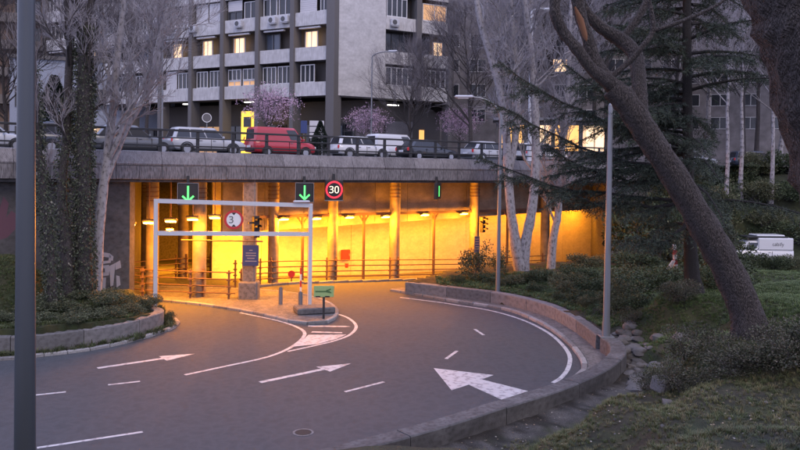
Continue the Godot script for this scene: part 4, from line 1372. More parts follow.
	window(t, TR, 4.95, 6.9, base + fl * 2 + 1.12, base + fl * 3 - 0.2, -0.1, 4, M.glass_dark, M.frame_white)
	window(t, TR, 8.4, 10.8, base + fl * 2 + 1.12, base + fl * 3 - 0.3, -0.12, 2, M.window_dim, M.frame_white)
	for f in [3, 4]:
		window(t, TR, 5.0, 7.5, base + fl * f + 1.12, base + fl * (f + 1) - 0.1, -0.3, 4, M.glass_dark, M.frame_white)
		window(t, TR, 8.4, 10.8, base + fl * f + 1.12, base + fl * (f + 1) - 0.1, -0.3, 4, M.glass_dark, M.frame_white)
	air_unit(t, TR, 5.6, base + fl * 2 + 0.6, 0.06)
	# roof
	b = MB.new()
	A = TL * Vector3(-36, 0, 0)
	C = TR * Vector3(11.3, 0, 0)
	b.poly([[A.x, A.z], [0.0, 0.0], [C.x, C.z], [C.x + 2, C.z - 16], [A.x + 8, A.z - 16]], top + 0.81, top + 1.05)
	obj("roof", b, M.pilaster, t)
	# arcade: glazing between the ground floor columns
	for i in 8:
		var xl: float = -ps[i + 1] + 0.22
		var xr: float = -ps[i] - (0.41 if i == 0 else 0.22)
		var lit: Material = M.glass_dark
		if i == 2: lit = M.sign_yellow
		if i == 4: lit = M.window_dim
		window(t, TL, xl + 0.1, xr - 0.1, 0.35, 3.3, -4.4, 3, lit if i != 2 else M.glass_dark, M.frame_dark)
		if i == 2:
			slab(t, "shop_sign", TL, xl + 1.15, xl + 3.1, 0.6, 4.3, -1.1, -0.9, M.sign_yellow)
			slab(t, "shop_sign_box", TL, xl + 1.5, xl + 2.3, 2.9, 3.8, -0.89, -0.8, M.frame_dark)
			b = MB.new()
			b.t = TL
			for k in 5:
				var x := xl + 1.45 + k * 0.28
				b.bar(Vector3(x, 1.72, -0.86), Vector3(x + 0.16, 2.05 + 0.14 * (k % 3), -0.86), 0.03, 0.09)
				b.box(Vector3(x + 0.08, 1.45, -0.86), Vector3(0.15, 0.12, 0.03))
			obj("sign_strokes", b, M.red_paint, t)
	# arcade ceiling lights and right side shops
	for q in [[TL, -10.2, 4.9, -2.0], [TL, -17.3, 4.9, -1.6], [TR, 6.4, 4.6, -1.5]]:
		slab(t, "ceiling_light", q[0], q[1] - 0.5, q[1] + 0.5, q[2] + 0.28, q[2] + 0.36, q[3] - 0.15, q[3] + 0.15, M.white_lamp)
	slab(t, "shop_board", TR, 6.2, 8.9, 2.2, 3.6, -2.6, -2.5, M.block_grey)
	slab(t, "lit_door", TR, 7.3, 7.9, 0.35, 2.3, -3.9, -3.8, M.window_warm)
	window(t, TR, 1.0, 3.6, 0.35, 3.2, -3.9, 2, M.glass_blue, M.frame_dark)
	slab(t, "lit_glass", TR, 9.5, 10.8, 0.3, 3.0, -3.9, -3.8, M.window_amber)

func plain_block(called: String, label: String, at: Vector3, turn: float, w: float, h: float, dp: float, bays: int, fh: float, m: Material, lit: Array, frame: Material, balcony := false, panes := 2, first := 1.2, strip := 0.62) -> void:
	var t := thing(called, at, turn, label, "building")
	obj("wall", boxm(Vector3(w, h, dp), Vector3(w / 2, h / 2, -dp / 2)), m, t)
	obj("roof", boxm(Vector3(w + 0.4, 0.35, dp + 0.4), Vector3(w / 2, h + 0.176, -dp / 2)), M.pilaster, t)
	var rows := int((h - first) / fh)
	var bw := w / bays
	var k := 0
	for f in rows:
		for i in bays:
			var x0 := bw * (i + 0.5 - strip / 2)
			var y0 := first + fh * f
			var g: Material = M.glass_dark
			if lit.has(k): g = M.window_warm
			window(t, Transform3D.IDENTITY, x0, x0 + bw * strip, y0, y0 + fh * 0.52, 0.03, panes, g, frame)
			k += 1
		if balcony:
			obj("balcony", boxm(Vector3(w * 0.94, 1.05, 0.9), Vector3(w / 2, first + fh * f - 0.55, 0.46)), M.block_grey, t)

func make_buildings() -> void:
	make_apartments()
	plain_block("brick_block", "tan brick apartment block with long balconies behind the ivy trees", Vector3(-62, 7.2, -82), 0.25, 26, 30, 12, 6, 3.1, M.brick_tan, [8, 21], M.frame_dark, true, 2, 4.2)
	plain_block("brick_block", "tall pinkish brick block behind the bare tree by the pole", Vector3(-60, 7.2, -70), 0.12, 14, 26, 10, 4, 3.0, M.brick_tan, [3], M.frame_dark, false, 2, 3.4)
	plain_block("low_office", "low pale blue modern building between pole and ivy trees", Vector3(-37, 7.2, -71), 0.35, 15, 9.4, 10, 5, 3.8, M.block_blue, [1, 2], M.frame_dark, false, 3, 1.0, 0.7)
	plain_block("grey_block", "grey apartment block behind the poplars with rows of dark windows", Vector3(4.5, 7.2, -94), -0.1, 30, 34, 14, 9, 3.1, M.block_grey, [22], M.frame_white, false, 2, 5.4)
	plain_block("grey_block", "long grey block beyond the conifer, mostly hidden by bare trees", Vector3(34, 7.2, -104), -0.3, 60, 38, 14, 16, 3.1, M.block_grey, [], M.frame_white, false, 2, 5.4)
	# lit kiosk seen through the branches
	var k := thing("kiosk", Vector3(8.2, 7.25, -64.5), -0.12, "brightly lit street kiosk seen through the conifer branches", "kiosk")
	obj("body", boxm(Vector3(9.5, 3.6, 3.0), Vector3(4.75, 1.8, -1.5)), M.pilaster, k)
	obj("roof", boxm(Vector3(10.1, 0.25, 3.8), Vector3(4.75, 3.73, -1.4), 0.03), M.metal_grey, k)
	for i in 4:
		window(k, Transform3D.IDENTITY, 0.3 + 2.3 * i, 2.4 + 2.3 * i, 1.0, 3.3, 0.05, 2, [M.window_amber, M.window_warm, M.window_amber, M.window_warm][i], M.frame_dark)
	# boards and small signs on the far pavement
	var bd := thing("notice_board", Vector3(-6.1, 7.26, -54.5), 0.1, "white three-tier notice board behind the clipped bush", "board")
	obj("post", boxm(Vector3(0.1, 2.0, 0.1), Vector3(-0.4, 1.0, 0)), M.metal_grey, bd)
	obj("post", boxm(Vector3(0.1, 2.0, 0.1), Vector3(0.4, 1.0, 0)), M.metal_grey, bd)
	for i in 3:
		obj("panel", boxm(Vector3(1.05, 0.38, 0.06), Vector3(0, 1.65 + 0.44 * i, 0.06), 0.01), M.shutter, bd)
	for q in [[-6.9, -53.5, "narrow blue sign post near the clipped bush"], [-21.6, -49.0, "blue parking sign behind the white-barked tree"], [-18.0, -49.5, "small pale blue sign plate on the far pavement"]]:
		var s := thing("street_sign", Vector3(q[0], 7.26, q[1]), 0.1, q[2], "sign")
		obj("post", boxm(Vector3(0.06, 2.6, 0.06), Vector3(0, 1.3, 0)), M.metal_grey, s)
		obj("plate", boxm(Vector3(0.45, 0.9, 0.04), Vector3(0, 2.2, 0.05), 0.01), M.sign_blue if q[0] > -10 else M.block_blue, s)
	var ns := thing("round_sign", Vector3(-12.4, 7.26, -48.0), 0.2, "round grey traffic sign seen from behind near the lit shop", "sign")
	obj("post", boxm(Vector3(0.06, 2.3, 0.06), Vector3(0, 1.15, 0)), M.metal_grey, ns)
	var b := MB.new()
	b.disc(Vector3(0, 2.4, 0.05), 0.3, 0.03, 20)
	obj("plate", b, M.pilaster, ns)
	b = MB.new()
	b.ring(Vector3(0, 2.4, 0.066), 0.26, 0.3, 0.01, 20)
	obj("rim", b, M.white_paint, ns)
	# striped barrier under the conifer
	var br := thing("striped_barrier", stand(14.2, -38.2), 0.2, "red and white striped barrier post with slanted stays under the conifer", "barrier")
	for i in 7:
		b = MB.new()
		b.bar(Vector3(0.0 - 0.03 * i, 0.25 * i, 0), Vector3(-0.03 * (i + 1), 0.25 * i + 0.25, 0), 0.16, 0.16)
		b.t = Transform3D.IDENTITY
		obj("stripe", b, M.faded_white if i % 2 == 0 else M.faded_red, br)
	for i in 2:
		b = MB.new()
		b.bar(Vector3(-1.0 + 0.25 * i, 0, 0.1), Vector3(-0.3 + 0.1 * i, 0.95, 0.1), 0.06, 0.08)
		obj("stay", b, M.faded_white, br)

# ---------------------------------------------------------------- vehicles
# x forward, y up, z to its right; at the ground between the wheels
func car(label: String, group: String, at: Vector3, turn: float, L: float, W: float, H: float, paint: Material, style: String) -> Node3D:
	var t := thing({"van": "van", "suv": "parked_car", "car": "parked_car", "pickup": "van"}[style], at, turn, label, {"van": "van", "suv": "car", "car": "car", "pickup": "van"}[style], group)
	var hl := L / 2
	var hw := W / 2
	# stations: x share, sill height, shoulder height, half width share
	var belt := H * (0.62 if style != "van" else 0.56)
	var st := []
	match style:
		"car": st = [[-1.0, 0.42, 0.66 * H, 0.82], [-0.96, 0.28, 0.66 * H, 0.93], [-0.8, 0.22, belt, 0.99], [-0.3, 0.2, belt, 1.0], [0.25, 0.2, belt * 0.98, 1.0], [0.45, 0.2, belt * 0.96, 0.99], [0.8, 0.22, belt * 0.83, 0.95], [0.95, 0.26, belt * 0.72, 0.86], [1.0, 0.36, belt * 0.6, 0.74]]
		"suv": st = [[-1.0, 0.5, belt, 0.86], [-0.97, 0.34, belt, 0.95], [-0.8, 0.28, belt, 0.99], [-0.3, 0.26, belt, 1.0], [0.25, 0.26, belt, 1.0], [0.5, 0.26, belt * 0.96, 0.99], [0.85, 0.28, belt * 0.87, 0.95], [0.96, 0.32, belt * 0.78, 0.88], [1.0, 0.42, belt * 0.66, 0.78]]
		_: st = [[-1.0, 0.45, belt, 0.92], [-0.98, 0.3, belt, 0.97], [-0.8, 0.26, belt, 1.0], [-0.3, 0.24, belt, 1.0], [0.3, 0.24, belt, 1.0], [0.6, 0.24, belt * 0.98, 0.99], [0.85, 0.26, belt * 0.86, 0.96], [0.96, 0.3, belt * 0.72, 0.88], [1.0, 0.4, belt * 0.58, 0.8]]
	var b := MB.new()
	var rings := []
	for q in st:
		var x: float = q[0] * hl
		var w: float = q[3] * hw
		var y0: float = q[1]
		var y1: float = q[2]
		var ym := lerpf(y0, y1, 0.55)
		rings.append([Vector3(x, y0, -w * 0.88), Vector3(x, y0 + 0.1, -w * 0.97), Vector3(x, ym, -w), Vector3(x, y1 - 0.06, -w * 0.96), Vector3(x, y1, -w * 0.88), Vector3(x, y1 + 0.03, 0), Vector3(x, y1, w * 0.88), Vector3(x, y1 - 0.06, w * 0.96), Vector3(x, ym, w), Vector3(x, y0 + 0.1, w * 0.97), Vector3(x, y0, w * 0.88)])
	loft(b, rings)
	b.smooth(0.55)
	obj("body", b, paint, t)
	# cabin
	var cab := []
	var rb := []
	match style:
		"car": rb = [[-0.9, -0.66], [0.42, 0.08]]
		"suv": rb = [[-0.97, -0.86], [0.46, 0.2]]
		_: rb = [[-0.99, -0.97], [0.66, 0.34]]
	var xb0: float = rb[0][0] * hl
	var xt0: float = rb[0][1] * hl
	var xb1: float = rb[1][0] * hl
	var xt1: float = rb[1][1] * hl
	b = MB.new()
	var tw := hw * (0.76 if style != "van" else 0.86)
	var bw := hw * 0.93
	rings = []
	for i in 9:
		var k := i / 8.0
		var yy := lerpf(belt - 0.05, H, sin(k * PI / 2) if style != "van" else k)
		# one ring per height, going round the cabin
		var ff := k
		var x0 := lerpf(xb0, xt0, ff)
		var x1 := lerpf(xb1, xt1, ff)
		var w := lerpf(bw, tw, ff)
		var cr := 0.16
		rings.append([Vector3(x1, yy, -w + cr * 1.4), Vector3(x1, yy, w - cr * 1.4), Vector3(x1 - cr, yy, w), Vector3((x0 + x1) / 2, yy, w), Vector3(x0 + cr * 0.6, yy, w), Vector3(x0, yy, w - cr), Vector3(x0, yy, -w + cr), Vector3(x0 + cr * 0.6, yy, -w), Vector3((x0 + x1) / 2, yy, -w), Vector3(x1 - cr, yy, -w)])
	for i in 8:
		var yk := i / 8.0
		rings[i] = rings[i].map(func(p: Vector3): return Vector3(p.x, lerpf(belt - 0.05, H - 0.03, yk), p.z))
	rings[8] = rings[8].map(func(p: Vector3): return Vector3(p.x * 0.96, H, p.z * 0.9))
	var R: Array = rings
	for i in 8:
		for j in 10:
			b.oquad(R[i][j], R[i][(j + 1) % 10], R[i + 1][(j + 1) % 10], R[i + 1][j], Vector3((xb0 + xb1) / 2, (belt + H) / 2, 0))
	for j in range(1, 9):
		b.tri(R[8][0], R[8][j + 1], R[8][j])
		if b.n[-1].y < 0:
			for q in 3: b.n[b.n.size() - 1 - q] *= -1.0
	b.smooth(0.7)
	obj("cabin", b, paint, t)
	# glass: side panes, windscreen, rear window, set 6 mm proud of the cabin skin
	var at_h := func(k: float, xs: float, sd: float) -> Vector3:
		var x0 := lerpf(xb0, xt0, k)
		var x1 := lerpf(xb1, xt1, k)
		return Vector3(lerpf(x0, x1, xs), lerpf(belt - 0.05, H - 0.03, k), sd * (lerpf(bw, tw, k) + 0.008))
	var panes := [[0.05, 0.31], [0.325, 0.62], [0.635, 0.95]]
	if style == "van": panes = [[0.7, 0.93]]
	if style == "pickup": panes = [[0.5, 0.68], [0.72, 0.93]]
	for sd in [-1.0, 1.0]:
		for q in panes:
			b = MB.new()
			b.oquad(at_h.call(0.12, q[0], sd), at_h.call(0.12, q[1], sd), at_h.call(0.86, q[1] - 0.01, sd), at_h.call(0.86, q[0] + 0.01, sd), Vector3(0, belt, 0))
			obj("side_window", b, M.glass_dark, t)
	for e in [0, 1]:
		if e == 0 and style == "pickup": continue
		b = MB.new()
		var f := func(k: float, sd: float) -> Vector3:
			var x := (lerpf(xb1, xt1, k) + 0.008) if e == 1 else (lerpf(xb0, xt0, k) - 0.008)
			return Vector3(x, lerpf(belt - 0.05, H - 0.03, k), sd * (lerpf(bw, tw, k) - 0.22))
		b.oquad(f.call(0.16, -1.0), f.call(0.16, 1.0), f.call(0.86, 1.0), f.call(0.86, -1.0), Vector3(0, belt, 0))
		obj("windscreen" if e == 1 else "rear_window", b, M.glass_dark, t)
	# wheels
	var wr := 0.33 if style == "suv" or style == "pickup" else 0.3
	for x in [-0.62 * hl, 0.62 * hl]:
		for sd in [-1.0, 1.0]:
			b = MB.new()
			b.tube([Vector3(x, wr, sd * (hw - 0.2)), Vector3(x, wr, sd * (hw - 0.02)), Vector3(x, wr, sd * (hw + 0.005))], [wr, wr, wr * 0.9], 20)
			var wh := obj("wheel", b, M.rubber, t)
			b = MB.new()
			b.tube([Vector3(x, wr, sd * (hw - 0.01)), Vector3(x, wr, sd * (hw + 0.015))], [wr * 0.62, wr * 0.58], 14)
			obj("rim", b, M.rim, wh)
			b = MB.new()      # dark arch
			for j in 12:
				var a0 := PI * j / 12.0
				var a1 := PI * (j + 1) / 12.0
				var r0 := wr * 1.02
				var r1 := wr * 1.2
				b.oquad(Vector3(x + cos(a0) * r0, wr + sin(a0) * r0, sd * (hw + 0.008)), Vector3(x + cos(a1) * r0, wr + sin(a1) * r0, sd * (hw + 0.008)), Vector3(x + cos(a1) * r1, wr + sin(a1) * r1, sd * (hw + 0.008)), Vector3(x + cos(a0) * r1, wr + sin(a0) * r1, sd * (hw + 0.008)), Vector3(x, wr, 0))
			obj("wheel_arch", b, M.black, t)
	for sd in [-1.0, 1.0]:
		obj("headlight", boxm(Vector3(0.16, 0.14, 0.3), Vector3(hl * 0.965, belt * 0.62, sd * hw * 0.66), 0.03), M.head_glass, t)
		obj("tail_light", boxm(Vector3(0.08, 0.22, 0.16), Vector3(-hl * 0.985, belt * 0.86, sd * hw * 0.8), 0.02), M.tail_red, t)
		obj("mirror", boxm(Vector3(0.1, 0.13, 0.16), Vector3(xb1 - 0.25, belt + 0.06, sd * (hw + 0.05)), 0.03), paint, t)
	for sd in [-1.0, 1.0]:
		b = MB.new()
		for sx in ([0.36, 0.02, -0.34] if style != "van" else [0.44, 0.08]):
			b.box(Vector3(sx * hl, belt * 0.66, sd * (hw * 0.985)), Vector3(0.018, belt * 0.5, 0.05))
		obj("door_seam", b, M.black, t)
		b = MB.new()
		for sx in ([0.1, -0.26] if style != "van" else [0.16]):
			b.box(Vector3(sx * hl, belt * 0.86, sd * (hw * 0.99)), Vector3(0.16, 0.03, 0.04))
		obj("door_handle", b, M.metal_grey, t)
		obj("sill_trim", boxm(Vector3(L * 0.46, 0.1, 0.03), Vector3(0, 0.33, sd * hw * 0.985), 0.01), M.black, t)
	obj("bumper", boxm(Vector3(0.1, 0.18, W * 0.8), Vector3(-hl - 0.0, 0.45, 0), 0.03), M.black, t)
	obj("bumper", boxm(Vector3(0.1, 0.18, W * 0.72), Vector3(hl - 0.02, 0.4, 0), 0.03), M.black, t)
	obj("number_plate", boxm(Vector3(0.02, 0.12, 0.5), Vector3(-hl - 0.06, 0.62, 0)), M.white_paint, t)
	return t

func loft(b: MB, rings: Array) -> void:
	var m: int = rings[0].size()
	for i in rings.size() - 1:
		var mid: Vector3 = (rings[i][0] + rings[i + 1][int(m / 2)]) * 0.5
		for j in m:
			b.oquad(rings[i][j], rings[i][(j + 1) % m], rings[i + 1][(j + 1) % m], rings[i + 1][j], mid)
	for e in [0, rings.size() - 1]:
		var r: Array = rings[e]
		var inside: Vector3 = rings[1 if e == 0 else rings.size() - 2][5] * Vector3(1, 0.5, 1)
		for j in range(1, m - 1):
			if (r[j] - r[0]).cross(r[j + 1] - r[0]).dot(r[0] - inside) > 0.0: b.tri(r[0], r[j], r[j + 1])
			else: b.tri(r[0], r[j + 1], r[j])

func make_cars() -> void:
	var ux := func(x: float, off: float) -> Vector3:       # on the upper street, off metres behind the edge line along depth
		return Vector3(x, 7.135, -36.0 - off - 0.69 * (x + 7.4))
	var g := "cars along the viaduct"
	car("silver grey estate car with roof rails on the viaduct", g, ux.call(-10.75, 7.6), TURN, 4.15, 1.7, 1.5, M.paint_silver, "suv")
	car("red delivery van on the viaduct", g, ux.call(-7.1, 8.3), TURN, 3.95, 1.68, 1.74, M.paint_red, "van")
	car("white hatchback on the viaduct between the red van and the black car", g, ux.call(-2.6, 8.4), TURN, 3.9, 1.68, 1.42, M.paint_white, "suv")
	car("white panel van parked on the far side of the upper street", g, ux.call(-0.4, 12.6), TURN, 4.2, 1.8, 1.85, M.paint_white, "van")
	car("black saloon on the viaduct under the lamp with curved arm", g, ux.call(1.85, 8.2), TURN, 4.3, 1.7, 1.4, M.paint_black, "car")
	car("pale hatchback half hidden by the poplar trunks", g, ux.call(6.3, 8.2), TURN, 4.2, 1.75, 1.46, M.paint_silver, "car")
	car("dark grey saloon beside the white-barked tree", g, ux.call(-14.0, 7.6), TURN, 4.4, 1.8, 1.46, M.paint_grey, "car")
	car("navy blue car with pale roof behind the white trunk", g, ux.call(-17.2, 10.5), TURN, 4.3, 1.8, 1.6, M.paint_navy, "suv")
	car("silver car parked behind the ivy trunks", g, ux.call(-20.8, 10.8), TURN, 4.3, 1.8, 1.5, M.paint_silver, "suv")
	car("white car parked behind the thick grey pole", g, ux.call(-25.5, 12.0), TURN, 4.3, 1.8, 1.5, M.paint_white, "suv")
	car("pale car seen through the conifer on the upper street", g, ux.call(10.6, 8.4), TURN, 4.3, 1.8, 1.5, M.paint_white, "suv")
	# cars far off beyond the park trees
	car("dark car parked on the high road beyond the birches", "cars beyond the birches", Vector3(30.5, 7.02, -64.5), 0.05, 4.4, 1.8, 1.5, M.paint_navy, "suv")
	car("silver car parked on the high road beyond the birches", "cars beyond the birches", Vector3(25.0, 7.02, -65.0), 0.05, 4.4, 1.8, 1.5, M.paint_silver, "suv")
	# works van on the lawn road
	var v := car("white works van with a canopy and lettering behind the low hedge", "", Vector3(22.0, 1.0, -46.3), PI + 0.04, 5.2, 1.85, 1.85, M.paint_white, "pickup")
	v.scale = Vector3.ONE * 0.8
	obj("cargo_box", boxm(Vector3(2.75, 1.05, 1.72), Vector3(-1.2, 1.55, 0), 0.06), M.paint_white, v)
	obj("roof_bar", boxm(Vector3(3.2, 0.09, 1.5), Vector3(-0.6, 2.13, 0), 0.03), M.black, v)
	obj("roof_case", boxm(Vector3(2.2, 0.13, 1.3), Vector3(-0.9, 2.24, 0), 0.05), M.paint_white, v)
	obj("side_trim", boxm(Vector3(2.6, 0.04, 0.02), Vector3(-1.2, 1.2, -0.935)), M.metal_grey, v)
	var tx := text(v, "cabify", 0.34, Vector3(-1.35, 1.6, -0.865), M.metal_dark)
	tx.rotation.y = PI

# ---------------------------------------------------------------- vegetation
func branch_pts(p: Vector3, d: Vector3, l: float, r: float, segs: int, lift: float, bend: float) -> Array:
	var pts := [p]
	var rad := [r]
	for i in segs:
		d = (d + Vector3(rng.randf_range(-bend, bend), rng.randf_range(-bend, bend) + lift, rng.randf_range(-bend, bend))).normalized()
		p += d * l / segs
		pts.append(p)
		rad.append(maxf(r * (1.0 - 0.75 * (i + 1) / segs), 0.006))
	return [pts, rad, d]

func grow(bl: MB, bt: MB, p: Vector3, d: Vector3, l: float, r: float, level: int, lift: float, kids: int, spread: float) -> void:
	var q := branch_pts(p, d, l, r, 4 if level > 1 else 3, lift, 0.23)
	var pts: Array = q[0]
	var rad: Array = q[1]
	if level >= 2: bl.tube(pts, rad, 5, false)
	else: bt.tube(pts, rad, 3, false)
	if level <= 0: return
	var n := kids + (rng.randi() % 2)
	for i in n:
		var k := 0.25 + 0.75 * (i + rng.randf()) / n
		var f := k * (pts.size() - 1)
		var a := mini(int(f), pts.size() - 2)
		var o: Vector3 = pts[a].lerp(pts[a + 1], f - a)
		var dir: Vector3 = (pts[a + 1] - pts[a]).normalized()
		var side := dir.cross(Vector3(rng.randf_range(-1, 1), rng.randf_range(-1, 1), rng.randf_range(-1, 1))).normalized()
		grow(bl, bt, o, (dir + side * spread).normalized(), l * rng.randf_range(0.42, 0.68), maxf(r * 0.5, 0.009), level - 1, lift, kids, spread)

func vpts(a: Array) -> Array:
	var p := []
	var r := []
	for q in a:
		p.append(Vector3(q[0], q[1], q[2]))
		r.append(q[3])
	return [p, r]

func dense(a: Array, per := 5) -> Array:                # smooth a hand-set limb
	var p := []
	var r := []
	for i in a.size() - 1:
		var p0 := Vector3(a[maxi(i - 1, 0)][0], a[maxi(i - 1, 0)][1], a[maxi(i - 1, 0)][2])
		var p1 := Vector3(a[i][0], a[i][1], a[i][2])
		var p2 := Vector3(a[i + 1][0], a[i + 1][1], a[i + 1][2])
		var p3v: Array = a[mini(i + 2, a.size() - 1)]
		var p3 := Vector3(p3v[0], p3v[1], p3v[2])
		for k in per:
			var t := float(k) / per
			p.append(p1.cubic_interpolate(p2, p0, p3, t))
			r.append(lerpf(a[i][3], a[i + 1][3], t) * (1.0 + rng.randf_range(-0.06, 0.06)))
	p.append(Vector3(a[-1][0], a[-1][1], a[-1][2]))
	r.append(a[-1][3])
	return [p, r]

func leaf(b: MB, p: Vector3, d: Vector3, s: float) -> void:   # one folded leaf
	var side := d.cross(Vector3(rng.randf_range(-1, 1), rng.randf_range(-1, 1), rng.randf_range(-1, 1))).normalized()
	var up := side.cross(d).normalized()
	var tip := p + d * s
	var m := p + d * s * 0.5 + up * s * 0.08
	var w := side * s * 0.28
	b.tri(p, m + w, tip)
	b.tri(p, tip, m - w)

func rnd_dir() -> Vector3:
	return Vector3(rng.randfn(), rng.randfn(), rng.randfn()).normalized()

func ivy_on(limbs: Array, y0: float, y1: float, count: int, t: Node3D) -> void:
	var b := MB.new()
	for i in count:
		var q: Array = limbs[rng.randi() % limbs.size()]
		var k: int = rng.randi() % (q[0].size() - 1)
		var o: Vector3 = q[0][k].lerp(q[0][k + 1], rng.randf())
		if o.y < y0 or o.y > y1 or rng.randf() < (o.y - y0) / (y1 - y0) * 0.45: continue
		var out := Vector3(rng.randfn(), 0, rng.randfn()).normalized()
		var g := rng.randf_range(0.6, 1.3)
		b.col = Color(0.045 * g, 0.055 * g, 0.032 * g) if rng.randf() < 0.88 else Color(0.13 * g, 0.125 * g, 0.1 * g)
		leaf(b, o + out * (q[1][k] + rng.randf_range(0.0, 0.16)), (out * 0.6 + Vector3(0, -0.7, 0) + rnd_dir() * 0.6).normalized(), rng.randf_range(0.07, 0.14))
	obj("ivy", b, M.leaf, t)

func bare_tree(called: String, label: String, group: String, limbs: Array, bark: Material, twig: Material, from: float, n: int, l: float, level: int, spread := 0.6, lift := 0.12) -> Node3D:
	var base: Array = limbs[0][0]
	var o := Vector3(base[0], base[1], base[2])
	var t := thing(called, Vector3.ZERO, 0.0, label, "tree", group)
	t.position = o
	var bl := MB.new()
	var bt := MB.new()
	var first := true
	for lm in limbs:
		var q := dense(lm)
		var p: Array = q[0].map(func(v: Vector3): return v - o)
		var b := MB.new()
		b.tube(p, q[1], 30 if bark == M.bark_dark and q[1][0] > 0.3 else (14 if q[1][0] > 0.12 else 8), true, 0.075 if bark == M.bark_dark and q[1][0] > 0.15 else 0.02)
		obj("trunk" if first else "limb", b, bark, t)
		first = false
		for i in n:
			var k := int(lerpf(from, 0.97, (i + rng.randf()) / n) * (p.size() - 2))
			var dir: Vector3 = (p[k + 1] - p[k]).normalized()
			var sd := dir.cross(rnd_dir()).normalized()
			grow(bl, bt, p[k], (dir * 0.8 + sd * spread).normalized(), l * rng.randf_range(0.6, 1.15), clampf(q[1][k] * 0.45, 0.02, 0.09), level, lift, 5, spread)
	if bl.v.size(): obj("branches", bl, bark if twig != M.twig_pale else bark, t)
	if bt.v.size():
		tag(obj("twigs", bt, twig, t), "", "", "", "stuff")
	return t

func free_tree(o: Vector3, h: float, r: float, bend: float, branches: int, level: int, spread: float, lean := Vector3.ZERO, clear := 0.35) -> Array:
	# one loose bare tree as three meshes
	var tr := MB.new()
	var bl := MB.new()
	var bt := MB.new()
	var p := []
	var rr := []
	var x := Vector3.ZERO
	for i in 9:
		var k := i / 8.0
		p.append(Vector3(x.x, h * k, x.z) + lean * k * k)
		rr.append(lerpf(r, r * 0.12, k) * (1.35 if i == 0 else 1.0))
		x += Vector3(rng.randf_range(-bend, bend), 0, rng.randf_range(-bend, bend))
	tr.tube(p, rr, 10)
	for i in branches:
		var k := lerpf(clear, 0.97, (i + rng.randf()) / branches)
		var f := k * 8.0
		var a := mini(int(f), 7)
		var q: Vector3 = p[a].lerp(p[a + 1], f - a)
		var an := rng.randf() * TAU
		var d := Vector3(cos(an) * spread, 0.8, sin(an) * spread).normalized()
		grow(bl, bt, q, d, h * (1.05 - k) * 0.55 + 0.6, maxf(rr[a] * 0.42, 0.02), level, 0.1, 5, 0.6)
	return [tr.mesh(), bl.mesh(), bt.mesh()]

func plant_tree(called: String, label: String, group: String, at: Vector3, turn: float, sc: float, ms: Array, bark: Material, twig: Material, cat := "tree") -> Node3D:
	var t := thing(called, at, turn, label, cat, group)
	t.scale = Vector3.ONE * sc
	obj("trunk", ms[0], bark, t)
	obj("branches", ms[1], bark, t)
	tag(obj("twigs", ms[2], twig, t), "", "", "", "stuff")
	return t

func bush_mesh(w: float, h: float, leaves: int, size: float, cols: Array, holes := 0.35) -> Array:
	var b := MB.new()
	var s := MB.new()
	var lumps := []
	for i in 11:
		lumps.append([Vector3(rng.randf_range(-0.36, 0.36) * w, rng.randf_range(0.22, 0.72) * h, rng.randf_range(-0.34, 0.34) * w), rng.randf_range(0.16, 0.3)])
	for q in lumps:
		s.tube([Vector3(rng.randf_range(-0.1, 0.1) * w, 0, rng.randf_range(-0.1, 0.1) * w), q[0] * 0.6, q[0]], [0.03, 0.02, 0.01], 4, false)
	for i in leaves:
		var q: Array = lumps[rng.randi() % lumps.size()]
		var d := rnd_dir()
		var rad: float = q[1] * pow(rng.randf(), holes)
		var p: Vector3 = q[0] + Vector3(d.x * w, d.y * h, d.z * w) * rad
		if p.y < 0.02: continue
		var g := rng.randf_range(0.65, 1.35)
		var c: Color = cols[rng.randi() % cols.size()]
		b.col = Color(c.r * g, c.g * g, c.b * g)
		leaf(b, p, (d + Vector3(0, 0.35, 0) + rnd_dir() * 0.7).normalized(), size * rng.randf_range(0.6, 1.3))
	return [b.mesh(), s.mesh()]

func plant_bush(called: String, label: String, group: String, at: Vector3, turn: float, sc: Vector3, ms: Array, cat := "bush") -> void:
	var t := thing(called, at, turn, label, cat, group)
	t.scale = sc
	obj("foliage", ms[0], M.leaf, t)
	obj("stems", ms[1], M.twig_dark, t)

func needle_branch(nb: MB, wb: MB, p: Array, r: Array, side_len: float, gap: float) -> void:
	wb.tube(p, r, 5, false)
	var total := 0.0
	for i in p.size() - 1:
		total += p[i].distance_to(p[i + 1])
	var s := total * 0.1
	while s < total:
		var rest := s
		var k := 0
		while k < p.size() - 2 and rest > p[k].distance_to(p[k + 1]):
			rest -= p[k].distance_to(p[k + 1])
			k += 1
		var o: Vector3 = p[k].lerp(p[k + 1], clampf(rest / p[k].distance_to(p[k + 1]), 0.0, 1.0))
		var dir: Vector3 = (p[k + 1] - p[k]).normalized()
		var taper := 1.0 - 0.65 * s / total
		for sg in [-1.0, 1.0]:
			if rng.randf() < 0.18: continue
			var sd: Vector3 = dir.cross(Vector3.UP).normalized() * sg
			var td: Vector3 = (sd * 0.8 + dir * 0.65 + Vector3(0, rng.randf_range(-0.9, 0.1), 0)).normalized()
			var l := side_len * taper * rng.randf_range(0.6, 1.25)
			var n := int(l / 0.055)
			for j in n:
				var w: Vector3 = o + td * (l * j / n) + Vector3(0, -0.1 * pow(float(j) / n, 2.0) * l, 0)
				var g := rng.randf_range(0.6, 1.4)
				nb.col = Color(0.027 * g, 0.038 * g, 0.027 * g) if rng.randf() < 0.65 else Color(0.046 * g, 0.06 * g, 0.04 * g)
				for e in 3:
					var nd: Vector3 = (td * 0.7 + rnd_dir() * 0.9).normalized()
					var q: Vector3 = nd.cross(rnd_dir()).normalized() * 0.012
					var len := rng.randf_range(0.09, 0.19)
					nb.tri(w - q, w + q, w + nd * len)
		s += gap * rng.randf_range(0.7, 1.3)

